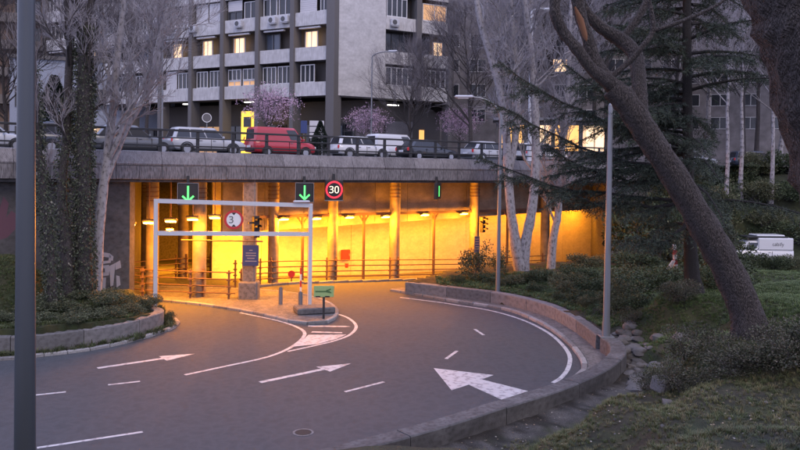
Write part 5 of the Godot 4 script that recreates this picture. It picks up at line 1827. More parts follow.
func make_trees() -> void:
	# --- the leaning tree
	var lean := [
		[[8.32, 2.45, -17.3, 0.56], [8.2, 2.79, -17.3, 0.43], [8.07, 3.40, -17.40, 0.37], [7.56, 4.47, -17.40, 0.335], [6.96, 5.42, -17.30, 0.323], [6.35, 6.36, -17.20, 0.298], [5.7, 7.26, -17.10, 0.285], [5.14, 8.04, -17.00, 0.283], [4.75, 8.42, -17.00, 0.24]],
		[[5.1, 8.22, -17.0, 0.22], [4.90, 8.38, -17.00, 0.2], [4.60, 8.59, -16.90, 0.169], [4.25, 8.85, -16.90, 0.135], [3.93, 9.23, -16.80, 0.129], [3.59, 9.63, -16.80, 0.123], [3.40, 9.98, -16.70, 0.122], [3.38, 10.31, -16.70, 0.122], [3.39, 10.95, -16.60, 0.111], [3.25, 12.26, -16.60, 0.1]],
		[[5.0, 8.3, -17.0, 0.2], [4.76, 8.47, -17.00, 0.181], [4.51, 8.78, -17.00, 0.170], [4.34, 9.15, -17.10, 0.160], [4.22, 9.56, -17.10, 0.137], [4.08, 10.03, -17.20, 0.138], [4.00, 10.43, -17.20, 0.149], [4.04, 10.89, -17.20, 0.138], [4.27, 12.28, -17.30, 0.115]],
		[[5.4, 7.8, -17.0, 0.2], [5.43, 8.2, -17.1, 0.18], [5.43, 8.59, -17.20, 0.172], [5.44, 9.07, -17.40, 0.174], [5.35, 9.36, -17.50, 0.175], [5.12, 9.61, -17.60, 0.164], [4.67, 9.88, -17.60, 0.141], [4.33, 10.20, -17.60, 0.129], [4.14, 10.53, -17.60, 0.117], [3.67, 11.71, -17.70, 0.094]],
		[[5.12, 9.61, -17.60, 0.094], [5.46, 10.08, -17.60, 0.094], [5.71, 10.55, -17.60, 0.088], [6.25, 11.98, -17.70, 0.071]],
		[[4.73, 8.68, -16.90, 0.068], [5.12, 9.03, -16.80, 0.067], [5.32, 9.30, -16.70, 0.067], [5.56, 9.66, -16.70, 0.061], [5.51, 10.12, -16.70, 0.050], [5.46, 10.45, -16.70, 0.045], [5.57, 11.44, -16.70, 0.033]],
		[[5.56, 9.66, -16.70, 0.050], [6.12, 9.85, -16.60, 0.044], [6.95, 10.25, -16.50, 0.033], [7.76, 10.96, -16.40, 0.022]]]
	var lt := bare_tree("leaning_tree", "dark rough-barked tree leaning over the lawn with a torn limb", "", lean, M.bark_dark, M.twig_dark, 0.85, 0, 1.0, 0)
	var cut := MB.new()
	var o := Vector3(8.32, 2.45, -17.3)
	cut.tube([Vector3(3.9, 10.25, -17.06) - o, Vector3(4.03, 9.95, -17.05) - o, Vector3(4.13, 9.6, -17.0) - o, Vector3(4.2, 9.4, -17.0) - o], [0.02, 0.075, 0.06, 0.012], 10)
	obj("torn_wood", cut, M.cut_wood, lt)
	# --- the near trunk
	bare_tree("thick_tree", "massive dark furrowed trunk standing close on the near bank", "", [[[6.75, 2.7, -9.5, 1.0], [6.6, 3.4, -9.45, 0.86], [6.38, 4.58, -9.40, 0.78], [5.87, 5.84, -9.30, 0.682], [5.48, 6.82, -9.20, 0.638], [5.17, 7.54, -9.10, 0.607], [4.90, 8.24, -9.00, 0.588], [4.74, 8.71, -9.00, 0.576], [4.45, 9.62, -8.90, 0.534], [4.0, 11.5, -8.8, 0.45]]], M.bark_dark, M.twig_dark, 0.9, 0, 1.0, 0)
	# --- trees on the ivy bank
	var iv := [[-12.41, 1.2, -29.5, 0.36], [-12.42, 3.57, -29.50, 0.256], [-12.43, 5.93, -29.50, 0.246], [-12.45, 8.29, -29.50, 0.275], [-12.42, 10.64, -29.50, 0.256], [-12.43, 12.12, -29.50, 0.236]]
	var ivy := bare_tree("ivy_tree", "dark pollarded trunk thickly wrapped in ivy on the bank", "", [iv, [[-12.43, 11.9, -29.50, 0.14], [-12.63, 12.78, -29.50, 0.098], [-12.95, 14.14, -29.50, 0.079]], [[-12.39, 11.95, -29.50, 0.14], [-12.16, 12.98, -29.50, 0.098], [-11.85, 14.54, -29.50, 0.079]]], M.bark_grey, M.twig_pale, 0.45, 6, 2.3, 3, 0.6, 0.12)
	var loc := func(a: Array, b: Array) -> Array: return [dense(a)[0].map(func(v: Vector3): return v - Vector3(b[0], b[1], b[2])), dense(a)[1]]
	ivy_on([loc.call(iv, iv[0])], 0.0, 10.8, 9000, ivy)
	var i2 := [[-12.83, 1.2, -29.2, 0.27], [-13.00, 3.59, -29.20, 0.214], [-13.21, 5.53, -29.30, 0.176], [-13.10, 7.49, -29.40, 0.157], [-13.08, 9.46, -29.50, 0.157], [-13.01, 11.41, -29.50, 0.138], [-13.17, 12.97, -29.50, 0.118], [-13.42, 15.30, -29.50, 0.079]]
	var ivy2 := bare_tree("ivy_tree", "slender grey tree with ivy on its lower trunk beside the pollard", "", [i2], M.bark_grey, M.twig_pale, 0.45, 7, 2.3, 3, 0.6, 0.12)
	ivy_on([loc.call(i2, i2[0])], 0.0, 8.0, 5000, ivy2)
	var i3 := [[-12.94, 1.2, -28.00, 0.2], [-13.06, 3.32, -28.00, 0.149], [-13.29, 5.19, -28.00, 0.131], [-13.49, 7.06, -28.00, 0.112], [-13.61, 8.92, -28.00, 0.093], [-13.7, 11.0, -28.0, 0.05]]
	var ivy3 := bare_tree("ivy_tree", "thin ivy-clad stem close behind the grey pole", "", [i3], M.bark_grey, M.twig_mid, 0.5, 5, 1.6, 2, 0.5, 0.25)
	ivy_on([loc.call(i3, i3[0])], 0.0, 9.0, 5000, ivy3)
	bare_tree("white_barked_tree", "white-barked tree with several stems leaning over the railing", "", [
		[[-12.36, 0.8, -30.50, 0.24], [-12.3, 2.25, -30.50, 0.21], [-12.22, 3.89, -30.50, 0.2], [-12.08, 5.52, -30.50, 0.19], [-11.92, 6.74, -30.50, 0.18], [-11.8, 7.96, -30.50, 0.17], [-11.65, 9.18, -30.50, 0.16], [-11.54, 10.80, -30.50, 0.14], [-11.35, 12.41, -30.50, 0.12], [-11.12, 14.43, -30.50, 0.09]],
		[[-12.06, 5.6, -30.50, 0.13], [-11.9, 6.2, -30.60, 0.125], [-11.64, 6.95, -30.70, 0.12], [-11.27, 7.98, -30.80, 0.115], [-10.90, 8.73, -30.90, 0.11], [-10.45, 9.57, -31.00, 0.1], [-10.04, 10.89, -31.00, 0.09], [-9.85, 12.33, -31.00, 0.075], [-9.73, 13.76, -31.00, 0.055]],
		[[-11.9, 6.64, -30.50, 0.1], [-11.41, 7.55, -30.30, 0.1], [-11.05, 8.44, -30.20, 0.095], [-10.51, 9.35, -30.00, 0.09], [-10.03, 10.35, -30.00, 0.08], [-9.65, 11.74, -30.00, 0.065], [-9.26, 13.14, -30.00, 0.050]]], M.bark_pale, M.twig_pale, 0.4, 8, 2.5, 3, 0.6, 0.1)
	# --- poplars by the viaduct
	bare_tree("poplar", "pale poplar with twin trunks rising in front of the viaduct", "", [
		[[6.91, 0.7, -42.00, 0.459], [6.75, 1.5, -42.0, 0.370], [6.55, 2.38, -42.00, 0.311], [6.24, 4.35, -42.00, 0.249], [6.03, 6.58, -42.00, 0.249], [5.88, 8.82, -42.00, 0.228], [5.51, 11.05, -42.00, 0.207], [4.92, 12.99, -42.00, 0.186], [4.33, 14.92, -42.00, 0.166], [3.96, 17.14, -42.00, 0.124], [3.6, 19.5, -42.0, 0.074]],
		[[6.95, 0.9, -42.00, 0.370], [7.11, 2.67, -42.00, 0.290], [7.37, 4.08, -42.00, 0.269], [7.55, 6.05, -42.00, 0.249], [7.57, 8.28, -42.00, 0.228], [7.41, 11.07, -42.00, 0.207], [7.14, 13.57, -42.00, 0.186], [6.76, 16.07, -42.00, 0.166], [6.50, 18.28, -42.00, 0.124]],
		[[6.09, 6.31, -42.00, 0.166], [6.40, 8.27, -42.00, 0.186], [6.53, 10.50, -42.00, 0.186], [6.32, 12.73, -42.00, 0.166], [6.11, 14.95, -42.00, 0.145], [5.96, 17.72, -42.00, 0.124]]], M.bark_pale, M.twig_pale, 0.42, 10, 3.4, 3, 0.7, 0.06)
	bare_tree("poplar", "thin pale poplar stem standing beside the twin poplar", "", [[[8.74, 0.8, -43.00, 0.27], [8.83, 2.60, -43.00, 0.229], [9.09, 4.05, -43.00, 0.201], [9.12, 5.48, -43.00, 0.186], [9.25, 7.78, -43.00, 0.172], [9.44, 10.07, -43.00, 0.143], [9.56, 12.92, -43.00, 0.115], [9.61, 16.33, -43.00, 0.086]]], M.bark_pale, M.twig_pale, 0.25, 14, 2.8, 3, 0.6, 0.15)
	print("limbs done ", Time.get_ticks_msec())
	# --- bare street and park trees
	var va := free_tree(Vector3.ZERO, 15.0, 0.24, 0.12, 34, 3, 0.8)
	var vb := free_tree(Vector3.ZERO, 17.0, 0.2, 0.1, 38, 3, 0.55, Vector3(0.8, 0, 0))
	var vc := free_tree(Vector3.ZERO, 12.0, 0.2, 0.2, 30, 3, 1.0, Vector3(-0.5, 0, 0.3), 0.22)
	var up := func(x: float, z: float) -> Vector3: return Vector3(x, 7.2, z)
	plant_tree("street_tree", "bare spreading street tree before the windowed end of the apartment block", "", up.call(5.2, -57.5), 0.4, 0.95, vc, M.bark_grey, M.twig_mid)
	plant_tree("street_tree", "bare street tree whose twigs overlap the blank white gable", "", up.call(0.6, -58.2), 2.2, 0.72, vc, M.bark_grey, M.twig_mid)
	plant_tree("street_tree", "bare tree in front of the pinkish brick block", "", up.call(-27.5, -52.0), 1.2, 0.85, vc, M.bark_dark, M.twig_dark)
	plant_tree("street_tree", "bare tree on the upper street behind the ivy trees", "", up.call(-21.5, -52.5), 4.0, 0.8, va, M.bark_grey, M.twig_mid)
	plant_tree("street_tree", "bare tree before the left bays of the apartment block", "", up.call(-19.2, -56.5), 0.9, 0.8, vb, M.bark_grey, M.twig_mid)
	var spots := [[10.5, -62, 0, 1.15], [13.5, -68, 1, 1.1], [16.5, -60, 1, 1.0], [20.0, -72, 0, 1.3], [24.0, -66, 1, 1.05], [27.5, -60, 1, 0.95], [30.0, -74, 0, 1.25], [33.5, -66, 2, 1.2], [37.0, -78, 1, 1.3], [41.0, -70, 0, 1.2], [46.0, -82, 1, 1.35], [12.0, -80, 0, 1.5], [22.0, -86, 1, 1.5], [34.0, -92, 0, 1.6], [50.0, -92, 1, 1.6], [29.0, -54.5, 1, 0.9]]
	for q in spots:
		var at := Vector3(q[0], 7.2 if q[0] < 18 else land(q[0], q[1]) - 0.05, q[1])
		plant_tree("park_tree", "tall bare tree in the park beyond the conifer", "bare park trees", at, rng.randf() * TAU, q[3], [va, vb, vc][q[2]], [M.bark_pale, M.bark_grey][q[2] % 2], M.twig_pale)
	var fb := free_tree(Vector3.ZERO, 14.0, 0.17, 0.08, 14, 2, 0.5, Vector3.ZERO, 0.5)
	for q in [[22.6, -52.0], [24.3, -53.5], [26.2, -53.0]]:
		plant_tree("birch", "slim white birch trunk standing above the hedge", "birches above the hedge", stand(q[0], q[1]), rng.randf() * TAU, 1.0, fb, M.bark_pale, M.twig_pale)
	print("bare trees done ", Time.get_ticks_msec())
	# --- blossom trees
	for q in [[-9.6, -55.0, 1.05, "pink blossom tree above the red van"], [-2.5, -57.0, 0.8, "pink blossom tree behind the white hatchback"], [4.6, -59.5, 0.85, "pink blossom tree behind the curved-arm lamp"]]:
		var f := free_tree(Vector3.ZERO, 3.6, 0.1, 0.08, 14, 2, 1.1, Vector3.ZERO, 0.42)
		var t := plant_tree("blossom_tree", q[3], "", up.call(q[0], q[1]), 0.0, 1.0, f, M.bark_grey, M.twig_mid)
		t.scale = Vector3(1.0, 1.15, 1.0) * q[2]
		var b := MB.new()
		for i in 5200:
			var d := rnd_dir()
			var k := pow(rng.randf(), 0.45)
			var lump := 1.0 + 0.35 * sin(d.x * 7.0 + d.z * 5.0) * cos(d.y * 6.0)
			var p := Vector3(d.x * 2.0, 3.2 + d.y * 1.15, d.z * 2.0) * Vector3(k * lump, 1, k * lump)
			p.y = 3.3 + d.y * 1.2 * k * lump
			if land_noise.get_noise_3d(p.x * 28, p.y * 28, p.z * 28) < -0.08: continue
			var g := rng.randf_range(0.75, 1.2)
			b.col = Color(0.52 * g, 0.36 * g, 0.48 * g)
			leaf(b, p, rnd_dir(), rng.randf_range(0.07, 0.13))
		obj("blossom", b, M.blossom, t)
	# --- clipped bushes on the street
	var cone := MB.new()
	for i in 5000:
		var h := rng.randf()
		var an := rng.randf() * TAU
		var rad := (1.0 - h) * 0.92 * pow(rng.randf(), 0.2) + 0.03
		var g := rng.randf_range(0.6, 1.3)
		cone.col = Color(0.02 * g, 0.032 * g, 0.022 * g)
		var d := Vector3(cos(an), 0.4, sin(an))
		leaf(cone, Vector3(cos(an) * rad, 0.3 + h * 2.2, sin(an) * rad), (d + rnd_dir() * 0.6).normalized(), 0.11)
	var cm := cone.mesh()
	var stem := MB.new()
	stem.tube([Vector3.ZERO, Vector3(0, 0.6, 0)], [0.08, 0.07], 8)
	for q in [[-5.25, -49.0, 0.95, "dark clipped cone bush beside the red van"], [-26.3, -57.0, 2.4, "large dark cone conifer behind the ivy trees"]]:
		var t := thing("cone_bush", up.call(q[0], q[1]), 0.0, q[3], "bush")
		t.scale = Vector3.ONE * q[2]
		obj("foliage", cm, M.leaf, t)
		obj("stem", stem, M.bark_dark, t)
	# --- the conifer
	var fir := thing("conifer", Vector3(11.03, 1.95, -28.0), 0.0, "dark conifer with long drooping boughs behind the leaning tree", "tree")
	var tb := MB.new()
	tb.tube([Vector3(0.05, 0, 0), Vector3(-0.05, 0.7, 0), Vector3(-0.16, 2.08, 0), Vector3(-0.31, 5.4, 0), Vector3(-0.42, 8.8, 0), Vector3(-0.47, 11, 0), Vector3(-0.6, 16.5, 0), Vector3(-0.7, 20.5, 0)], [0.42, 0.29, 0.224, 0.187, 0.168, 0.149, 0.093, 0.03], 12)
	obj("trunk", tb, M.bark_fir, fir)
	var nb := MB.new()
	var wb := MB.new()
	for i in 84:
		var k := (i + rng.randf()) / 84.0
		var y := lerpf(2.2, 16.5, k)
		var an := rng.randf() * TAU
		if i % 3 == 0: an = rng.randf_range(PI * 0.75, PI * 1.25)      # more boughs over the road
		var l := lerpf(5.2, 2.2, k) * rng.randf_range(0.75, 1.15)
		if cos(an) < -0.2 and y < 4.2: y = rng.randf_range(4.2, 9.0)
		var d := Vector3(cos(an), rng.randf_range(-0.05, 0.3), sin(an)).normalized()
		var p := []
		var r := []
		var x := Vector3(-0.3, y, 0)
		for j in 7:
			p.append(x)
			r.append(lerpf(0.07, 0.01, j / 6.0))
			x += d * l / 6.0
			d = (d + Vector3(rng.randf_range(-0.08, 0.08), -0.09, rng.randf_range(-0.08, 0.08))).normalized()
		needle_branch(nb, wb, p, r, 1.0, 0.1)
	# the long boughs that reach over the footway
	for q in [[[-0.3, 3.6, 0.0], [-7.9, 5.1, -3.2]], [[-0.3, 4.6, 0.0], [-7.4, 7.4, -3.0]], [[-0.3, 5.6, 0], [-7.0, 9.2, -3.6]], [[-0.3, 3.6, 0.2], [-5.6, 4.1, -1.2]], [[-0.3, 4.2, 0.1], [-5.2, 5.6, -2.4]], [[-0.3, 6.2, 0.1], [-4.6, 8.6, -1.0]], [[-0.3, 2.8, 0.1], [-2.6, 2.3, 1.4]]]:
		var a := Vector3(q[0][0], q[0][1], q[0][2])
		var z := Vector3(q[1][0], q[1][1], q[1][2])
		var p := []
		var r := []
		for j in 9:
			var k := j / 8.0
			p.append(a.lerp(z, k) + Vector3(0, -sin(k * PI) * 0.5, 0) + Vector3(rng.randf_range(-0.1, 0.1), rng.randf_range(-0.1, 0.1), 0))
			r.append(lerpf(0.08, 0.012, k))
		needle_branch(nb, wb, p, r, 1.3, 0.08)
		for e in 3:
			var k0 := 2 + e * 2
			var p2 := []
			var r2 := []
			for j in 5:
				p2.append(p[k0] + Vector3(-0.35 * j, rng.randf_range(-0.12, 0.05) * j, (0.33 if e % 2 == 0 else -0.33) * j))
				r2.append(0.025 - 0.004 * j)
			needle_branch(nb, wb, p2, r2, 0.8, 0.12)
	obj("boughs", wb, M.bark_fir, fir)
	tag(obj("needles", nb, M.needle, fir), "", "", "", "stuff")
	print("conifer done ", Time.get_ticks_msec(), " needles ", nb.v.size() / 3)

func make_bushes() -> void:
	var green := [Color(0.046, 0.066, 0.028), Color(0.068, 0.088, 0.038), Color(0.036, 0.05, 0.025)]
	var olive := [Color(0.075, 0.085, 0.036), Color(0.1, 0.098, 0.05), Color(0.05, 0.058, 0.028)]
	var dark := [Color(0.04, 0.048, 0.026), Color(0.055, 0.055, 0.032), Color(0.085, 0.075, 0.055)]
	var bm := [bush_mesh(2.0, 1.5, 4200, 0.1, green), bush_mesh(2.2, 1.3, 4200, 0.09, olive), bush_mesh(2.4, 1.4, 5200, 0.075, dark)]
	bm.append(bush_mesh(2.4, 1.3, 4600, 0.095, [Color(0.07, 0.085, 0.04), Color(0.11, 0.12, 0.075), Color(0.045, 0.056, 0.03)]))
	var sparse := bush_mesh(2.0, 2.4, 1500, 0.15, olive, 0.6)
	var put := func(label: String, group: String, list: Array, called := "bush") -> void:
		for q in list:
			var h: float = q[4] if q.size() > 4 else q[2]
			plant_bush(called, label, group, stand(q[0], q[1], 0.08), rng.randf() * TAU, Vector3(q[2], h, q[2]), bm[q[3]])
	plant_bush("loose_shrub", "loose broad-leaved shrub growing against the traffic light column", "", stand(4.0, -40.3), 0.3, Vector3(0.8, 0.95, 0.8), sparse)
	plant_bush("loose_shrub", "tall loose shrub between the lamp post and the poplar", "", stand(5.4, -40.6), 1.7, Vector3(0.62, 0.68, 0.62), sparse)
	for q in [[3.0, -39.4, 0.5, 0, 0.4, "beside the wall's tunnel end"], [4.6, -39.3, 0.75, 0, 0.5, "behind the curved-arm lamp post"], [6.0, -38.6, 0.8, 1, 0.55, "before the twin poplar"], [7.3, -39.2, 0.9, 0, 0.6, "between the poplars"], [8.4, -37.8, 0.9, 1, 0.62, "before the thin poplar"], [9.6, -39.5, 1.0, 0, 0.6, "right behind the thin poplar"], [7.9, -35.6, 0.75, 1, 0.6, "hugging the parapet wall midway"], [9.2, -35.2, 0.9, 0, 0.7, "in the middle of the planting"], [8.4, -33.2, 0.8, 0, 0.7, "leaning on the parapet coping"], [9.6, -32.4, 0.95, 1, 0.85, "above the rubble gully"], [10.9, -35.5, 1.1, 0, 0.8, "left of the striped barrier"], [11.2, -38.0, 1.1, 1, 0.75, "deep in the planting"], [8.9, -30.6, 0.7, 1, 0.6, "by the wall's near end"], [10.0, -30.0, 0.85, 0, 0.7, "just left of the conifer trunk"], [12.6, -36.2, 1.2, 0, 0.95, "in front of the striped barrier"], [13.4, -42.0, 1.3, 0, 0.9, "behind the striped barrier"], [11.0, -43.0, 1.2, 1, 0.7, "under the viaduct edge"], [8.9, -28.6, 0.5, 2, 0.5, "beside the wall-tip lamp post"], [8.1, -31.8, 0.5, 1, 0.45, "overhanging the coping near the gully"], [7.7, -34.4, 0.55, 0, 0.42, "tucked behind the coping at mid bend"], [6.9, -37.0, 0.55, 0, 0.42, "in front of the thin poplar by the coping"], [5.2, -38.3, 0.5, 1, 0.4, "close to the curved-arm lamp post"]]:
		put.call("green shrub " + q[5] + " behind the parapet wall", "shrubs behind the parapet wall", [q.slice(0, 5)])
	for q in [[12.2, -29.6, 1.1, 0, 0.9, "dark bush hugging the conifer trunk"], [10.3, -27.3, 0.75, 2, 0.6, "brown low bush in front of the conifer trunk"], [13.6, -31.5, 1.3, 0, 1.1, "dark round bush behind the conifer trunk"], [15.6, -37.0, 1.6, 0, 1.5, "large dark bush beside the striped barrier"], [16.5, -41.5, 1.8, 1, 2.2, "tall olive bush beyond the striped barrier"], [18.0, -46.0, 2.2, 0, 3.0, "very tall bush before the far abutment"], [15.5, -46.5, 2.4, 0, 3.4, "biggest dark bush closing off the glowing wall"], [20.5, -50.5, 2.0, 1, 2.4, "olive bush behind the works van's nose"], [23.5, -49.6, 1.7, 0, 1.2, "dark bush on the slope behind the works van"], [26.5, -49.8, 1.8, 0, 1.3, "dark bush on the slope beyond the works van's tail"], [29.5, -49.4, 1.8, 1, 1.2, "olive bush far along the slope behind the van"], [21.8, -51.5, 1.5, 0, 1.2, "dark bush below the birches"], [25.0, -51.2, 1.5, 1, 1.1, "olive bush below the birches"]]:
		put.call(q[5], "bushes around the conifer and slope", [q.slice(0, 5)])
	put.call("brown tangled bush in the hollow under the leaning tree", "tangled bushes under the leaning tree", [[6.4, -16.4, 0.62, 2, 0.52], [7.3, -16.2, 0.7, 2, 0.6], [8.3, -15.9, 0.75, 2, 0.7], [9.3, -16.2, 0.85, 2, 0.8], [6.9, -17.6, 0.6, 2, 0.62], [7.5, -18.9, 0.65, 2, 0.6], [10.3, -16.6, 0.9, 1, 0.9], [8.9, -18.2, 0.55, 1, 0.5], [6.3, -18.3, 0.42, 2, 0.45], [7.1, -20.2, 0.45, 1, 0.4]])
	put.call("low green hedge bush in front of the works van", "hedge before the works van", [[20.4, -43.2, 0.8, 0, 0.78], [21.6, -43.0, 0.85, 0, 0.8], [22.8, -43.3, 0.85, 1, 0.76], [24.0, -43.0, 0.85, 0, 0.82], [25.3, -43.4, 0.9, 0, 0.85], [26.7, -43.2, 0.9, 1, 0.8]], "hedge_bush")
	put.call("dense hedge bush along the high road beyond the park", "hedge along the high road", [[17.5, -56.0, 1.3, 0], [19.5, -56.8, 1.4, 0], [21.5, -56.4, 1.3, 1], [23.5, -57.0, 1.4, 0], [25.5, -56.8, 1.4, 0], [27.5, -57.6, 1.4, 1], [29.6, -57.4, 1.5, 0], [32.0, -58.0, 1.5, 0], [22.5, -53.6, 1.5, 0, 1.3], [25.0, -53.2, 1.6, 1, 1.3], [27.5, -53.0, 1.6, 0, 1.3], [30.0, -53.4, 1.6, 0, 1.3], [19.4, -53.0, 1.5, 0, 1.6]], "hedge_bush")
	put.call("ivy mound trailing over the bank wall", "ivy mounds on the bank", [[-12.0, -27.2, 0.7, 3, 0.4], [-11.2, -28.2, 0.7, 3, 0.42], [-10.7, -29.4, 0.6, 3, 0.42], [-13.2, -26.8, 0.75, 3, 0.35], [-11.6, -29.3, 0.8, 3, 0.55], [-12.8, -28.2, 0.8, 3, 0.5], [-14.3, -26.9, 0.7, 3, 0.3], [-11.0, -30.6, 0.62, 3, 0.5], [-10.3, -31.0, 0.4, 3, 0.55]], "ivy_mound")
	put.call("leafy weed clump where the bank wall ends", "weeds at the bank wall", [[-9.4, -30.6, 0.3, 1, 0.42], [-10.2, -31.5, 0.34, 0, 0.5]], "weed_clump")
	for c in get_children():
		if String(c.name).begins_with("weed_clump"): c.position.y = 0.05
	print("bushes done ", Time.get_ticks_msec())

func make_stones() -> void:
	var vs := []
	for k in 5:
		var b := MB.new()
		var rows := []
		for i in 6:
			var ring := []
			for j in 9:
				var th := PI * i / 5.0
				var ph := TAU * j / 9.0
				var d := Vector3(sin(th) * cos(ph), cos(th), sin(th) * sin(ph))
				var f := 1.0 + 0.45 * land_noise.get_noise_3d(d.x * 14 + k * 31, d.y * 14, d.z * 14)
				ring.append(Vector3(d.x, d.y * 0.62, d.z) * f)
			rows.append(ring)
		for i in 5:
			for j in 9:
				b.oquad(rows[i][j], rows[i][(j + 1) % 9], rows[i + 1][(j + 1) % 9], rows[i + 1][j], Vector3.ZERO)
		b.smooth(0.45)
		vs.append(b.mesh())
	var put := func(called: String, label: String, group: String, x: float, z: float, s: float) -> void:
		var o := obj(called, vs[rng.randi() % 5], M.stone if rng.randf() < 0.6 else M.stone_dark)
		o.position = stand(x, z, -0.12 * s)
		o.scale = Vector3(s * rng.randf_range(0.8, 1.3), s, s * rng.randf_range(0.8, 1.2))
		o.rotation = Vector3(rng.randf_range(-0.3, 0.3), rng.randf() * TAU, rng.randf_range(-0.3, 0.3))
		tag(o, label, "rock", group)
	for i in 95:
		var k := rng.randf()
		var x := lerpf(7.95, 9.0, rng.randf()) - 1.6 * k * k
		var z := lerpf(-29.0, -20.5, k)
		put.call("rock", "grey rubble rock in the gully behind the smooth low wall", "rubble in the gully", x, z, rng.randf_range(0.06, 0.27))
	for q in [[9.6, -25.2, 0.34], [9.9, -24.3, 0.3], [9.2, -26.4, 0.3], [6.4, -17.0, 0.22], [9.4, -14.9, 0.2], [5.8, -15.9, 0.14]]:
		put.call("boulder", "rounded grey boulder half sunk in the bank", "boulders on the bank", q[0], q[1], q[2])
	for i in 40:
		var z := rng.randf_range(-19.0, -11.0)
		var x := lerpf(3.2 + (z + 19.0) * -0.1, 8.0, rng.randf())
		put.call("pebble", "small pale stone lying in the grass", "stones in the grass", x, z, rng.randf_range(0.025, 0.06))
	# a squared block by the tangled bushes
	var cb := obj("stone_block", boxm(Vector3(0.5, 0.34, 0.4), Vector3.ZERO, 0.04), M.stone)
	cb.position = stand(6.05, -16.9, -0.12)
	cb.rotation = Vector3(0.15, 0.5, -0.12)
	tag(cb, "squared stone block at the edge of the tangled bushes", "block")

func scatter(called: String, label: String, cat: String, m: Mesh, mt: Material, list: Array, cols: Array) -> void:
	var mm := MultiMesh.new()
	mm.transform_format = MultiMesh.TRANSFORM_3D
	mm.use_colors = true
	mm.mesh = m
	mm.instance_count = list.size()
	for i in list.size():
		mm.set_instance_transform(i, list[i])
		var c: Color = cols[rng.randi() % cols.size()]
		var g := rng.randf_range(0.7, 1.3)
		mm.set_instance_color(i, Color(c.r * g, c.g * g, c.b * g))
	var o := MultiMeshInstance3D.new()
	o.name = numbered(called)
	o.multimesh = mm
	o.material_override = mt
	add_child(o)
	tag(o, label, cat, "", "stuff")

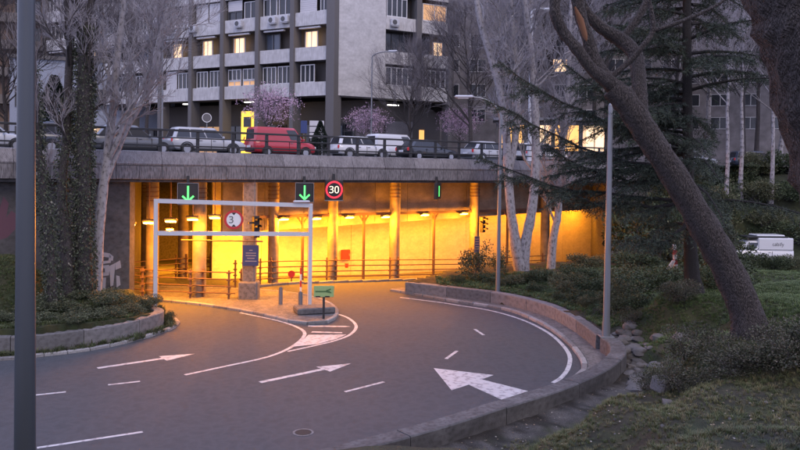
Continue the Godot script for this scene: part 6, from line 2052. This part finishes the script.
func make_grass() -> void:
	var b := MB.new()
	for i in 9:
		var an := rng.randf() * TAU
		var d := Vector3(cos(an), 0, sin(an))
		var h := rng.randf_range(0.6, 1.0)
		var o := d * rng.randf_range(0.0, 0.35)
		var w := Vector3(-d.z, 0, d.x) * 0.05
		var mid := o + Vector3(0, h * 0.6, 0) + d * 0.15
		var tip := o + Vector3(0, h, 0) + d * rng.randf_range(0.3, 0.7)
		b.quad(o - w, o + w, mid + w * 0.7, mid - w * 0.7)
		b.tri(mid - w * 0.7, mid + w * 0.7, tip)
	var tuft := b.mesh()
	var near := []
	var tries := 0
	while near.size() < 12000 and tries < 60000:
		tries += 1
		var x := rng.randf_range(1.5, 9.8)
		var z := rng.randf_range(-17.6, -8.5)
		var cl := land_noise.get_noise_2d(x * 18.0, z * 18.0)
		if cl + rng.randf() * 0.8 < 0.25: continue
		if edge_dist(x, z) < 0.7 + rng.randf() * 1.1 - cl: continue
		var s := rng.randf_range(0.05, 0.13)
		near.append(Transform3D(Basis(Vector3.UP, rng.randf() * TAU).scaled(Vector3(s, s * rng.randf_range(0.6, 1.2), s)), stand(x, z, 0.01)))
	scatter("bank_grass", "short dry grass tufts on the near bank", "grass", tuft, M.leaf, near, [Color(0.1, 0.105, 0.038), Color(0.14, 0.118, 0.055), Color(0.065, 0.085, 0.028)])
	var lawn := []
	for i in 26000:
		var x := rng.randf_range(7.6, 28.0)
		var z := rng.randf_range(-45.0, -18.0)
		if x < 10.0 and z < -21.5 and rng.randf() < 0.6: continue
		if edge_dist(x, z) < 1.1: continue
		if x > -z * 0.62: continue
		var s := rng.randf_range(0.07, 0.16)
		lawn.append(Transform3D(Basis(Vector3.UP, rng.randf() * TAU).scaled(Vector3(s * 1.3, s, s * 1.3)), stand(x, z, 0.01)))
	for i in 15000:
		var x := rng.randf_range(8.2, 16.5)
		var z := rng.randf_range(-31.0, -18.0)
		if edge_dist(x, z) < 1.0 + rng.randf(): continue
		var s := rng.randf_range(0.06, 0.15)
		lawn.append(Transform3D(Basis(Vector3.UP, rng.randf() * TAU).scaled(Vector3(s * 1.3, s, s * 1.3)), stand(x, z, 0.01)))
	for i in 9000:
		var x := rng.randf_range(2.0, 13.0)
		var z := rng.randf_range(-41.0, -28.5)
		if edge_dist(x, z) < 0.35: continue
		var s := rng.randf_range(0.08, 0.22)
		lawn.append(Transform3D(Basis(Vector3.UP, rng.randf() * TAU).scaled(Vector3(s * 1.3, s, s * 1.3)), stand(x, z, 0.01)))
	scatter("lawn_grass", "green lawn grass under the leaning tree", "grass", tuft, M.leaf, lawn, [Color(0.075, 0.115, 0.03), Color(0.09, 0.12, 0.038), Color(0.055, 0.09, 0.026)])
	var left := []
	for i in 9000:
		var x := rng.randf_range(-18.0, -10.2)
		var z := rng.randf_range(-33.0, -24.6)
		if edge_dist(x, z) < 0.25 or z < -33.6 - 0.69 * (x + 12.1): continue
		var s := rng.randf_range(0.07, 0.17)
		left.append(Transform3D(Basis(Vector3.UP, rng.randf() * TAU).scaled(Vector3(s * 1.2, s, s * 1.2)), stand(x, z, 0.01)))
	scatter("ivy_bank_grass", "rough grass on the bank below the abutment", "grass", tuft, M.leaf, left, [Color(0.07, 0.1, 0.032), Color(0.095, 0.11, 0.045), Color(0.05, 0.07, 0.026)])
	var verge := []
	for i in 14000:
		var x := rng.randf_range(-17.0, -8.9)
		var z := rng.randf_range(-32.0, -23.6)
		var sd := edge_dist(x, z)
		if sd > -0.2 or sd < -0.62 or land_noise.get_noise_2d(x * 30.0, z * 30.0) < -0.12: continue
		var s := rng.randf_range(0.08, 0.28)
		verge.append(Transform3D(Basis(Vector3.UP, rng.randf() * TAU).scaled(Vector3(s, s * rng.randf_range(0.6, 1.3), s)), Vector3(x, 0.06, z)))
	scatter("verge_weeds", "rough weeds growing between the kerb and the bank wall", "weeds", tuft, M.leaf, verge, [Color(0.06, 0.08, 0.028), Color(0.09, 0.095, 0.04), Color(0.04, 0.055, 0.022)])
	# fallen leaves
	b = MB.new()
	b.tri(Vector3(-0.5, 0, 0), Vector3(0, 0.12, -0.35), Vector3(0.5, 0, 0))
	b.tri(Vector3(-0.5, 0, 0), Vector3(0.5, 0, 0), Vector3(0, 0.1, 0.35))
	var lv := []
	for i in 1500:
		var z := rng.randf_range(-24.0, -9.0)
		var x := rng.randf_range(1.5, 10.0)
		if edge_dist(x, z) < 0.3: continue
		var s := rng.randf_range(0.025, 0.06)
		lv.append(Transform3D(Basis.from_euler(Vector3(rng.randf_range(-0.4, 0.4), rng.randf() * TAU, rng.randf_range(-0.4, 0.4))).scaled(Vector3.ONE * s), stand(x, z, -0.02)))
	scatter("leaf_litter", "fallen dry leaves strewn over the near bank", "leaves", b.mesh(), M.leaf, lv, [Color(0.2, 0.14, 0.09), Color(0.26, 0.2, 0.14), Color(0.12, 0.08, 0.05), Color(0.3, 0.27, 0.24)])
	print("grass done ", Time.get_ticks_msec())
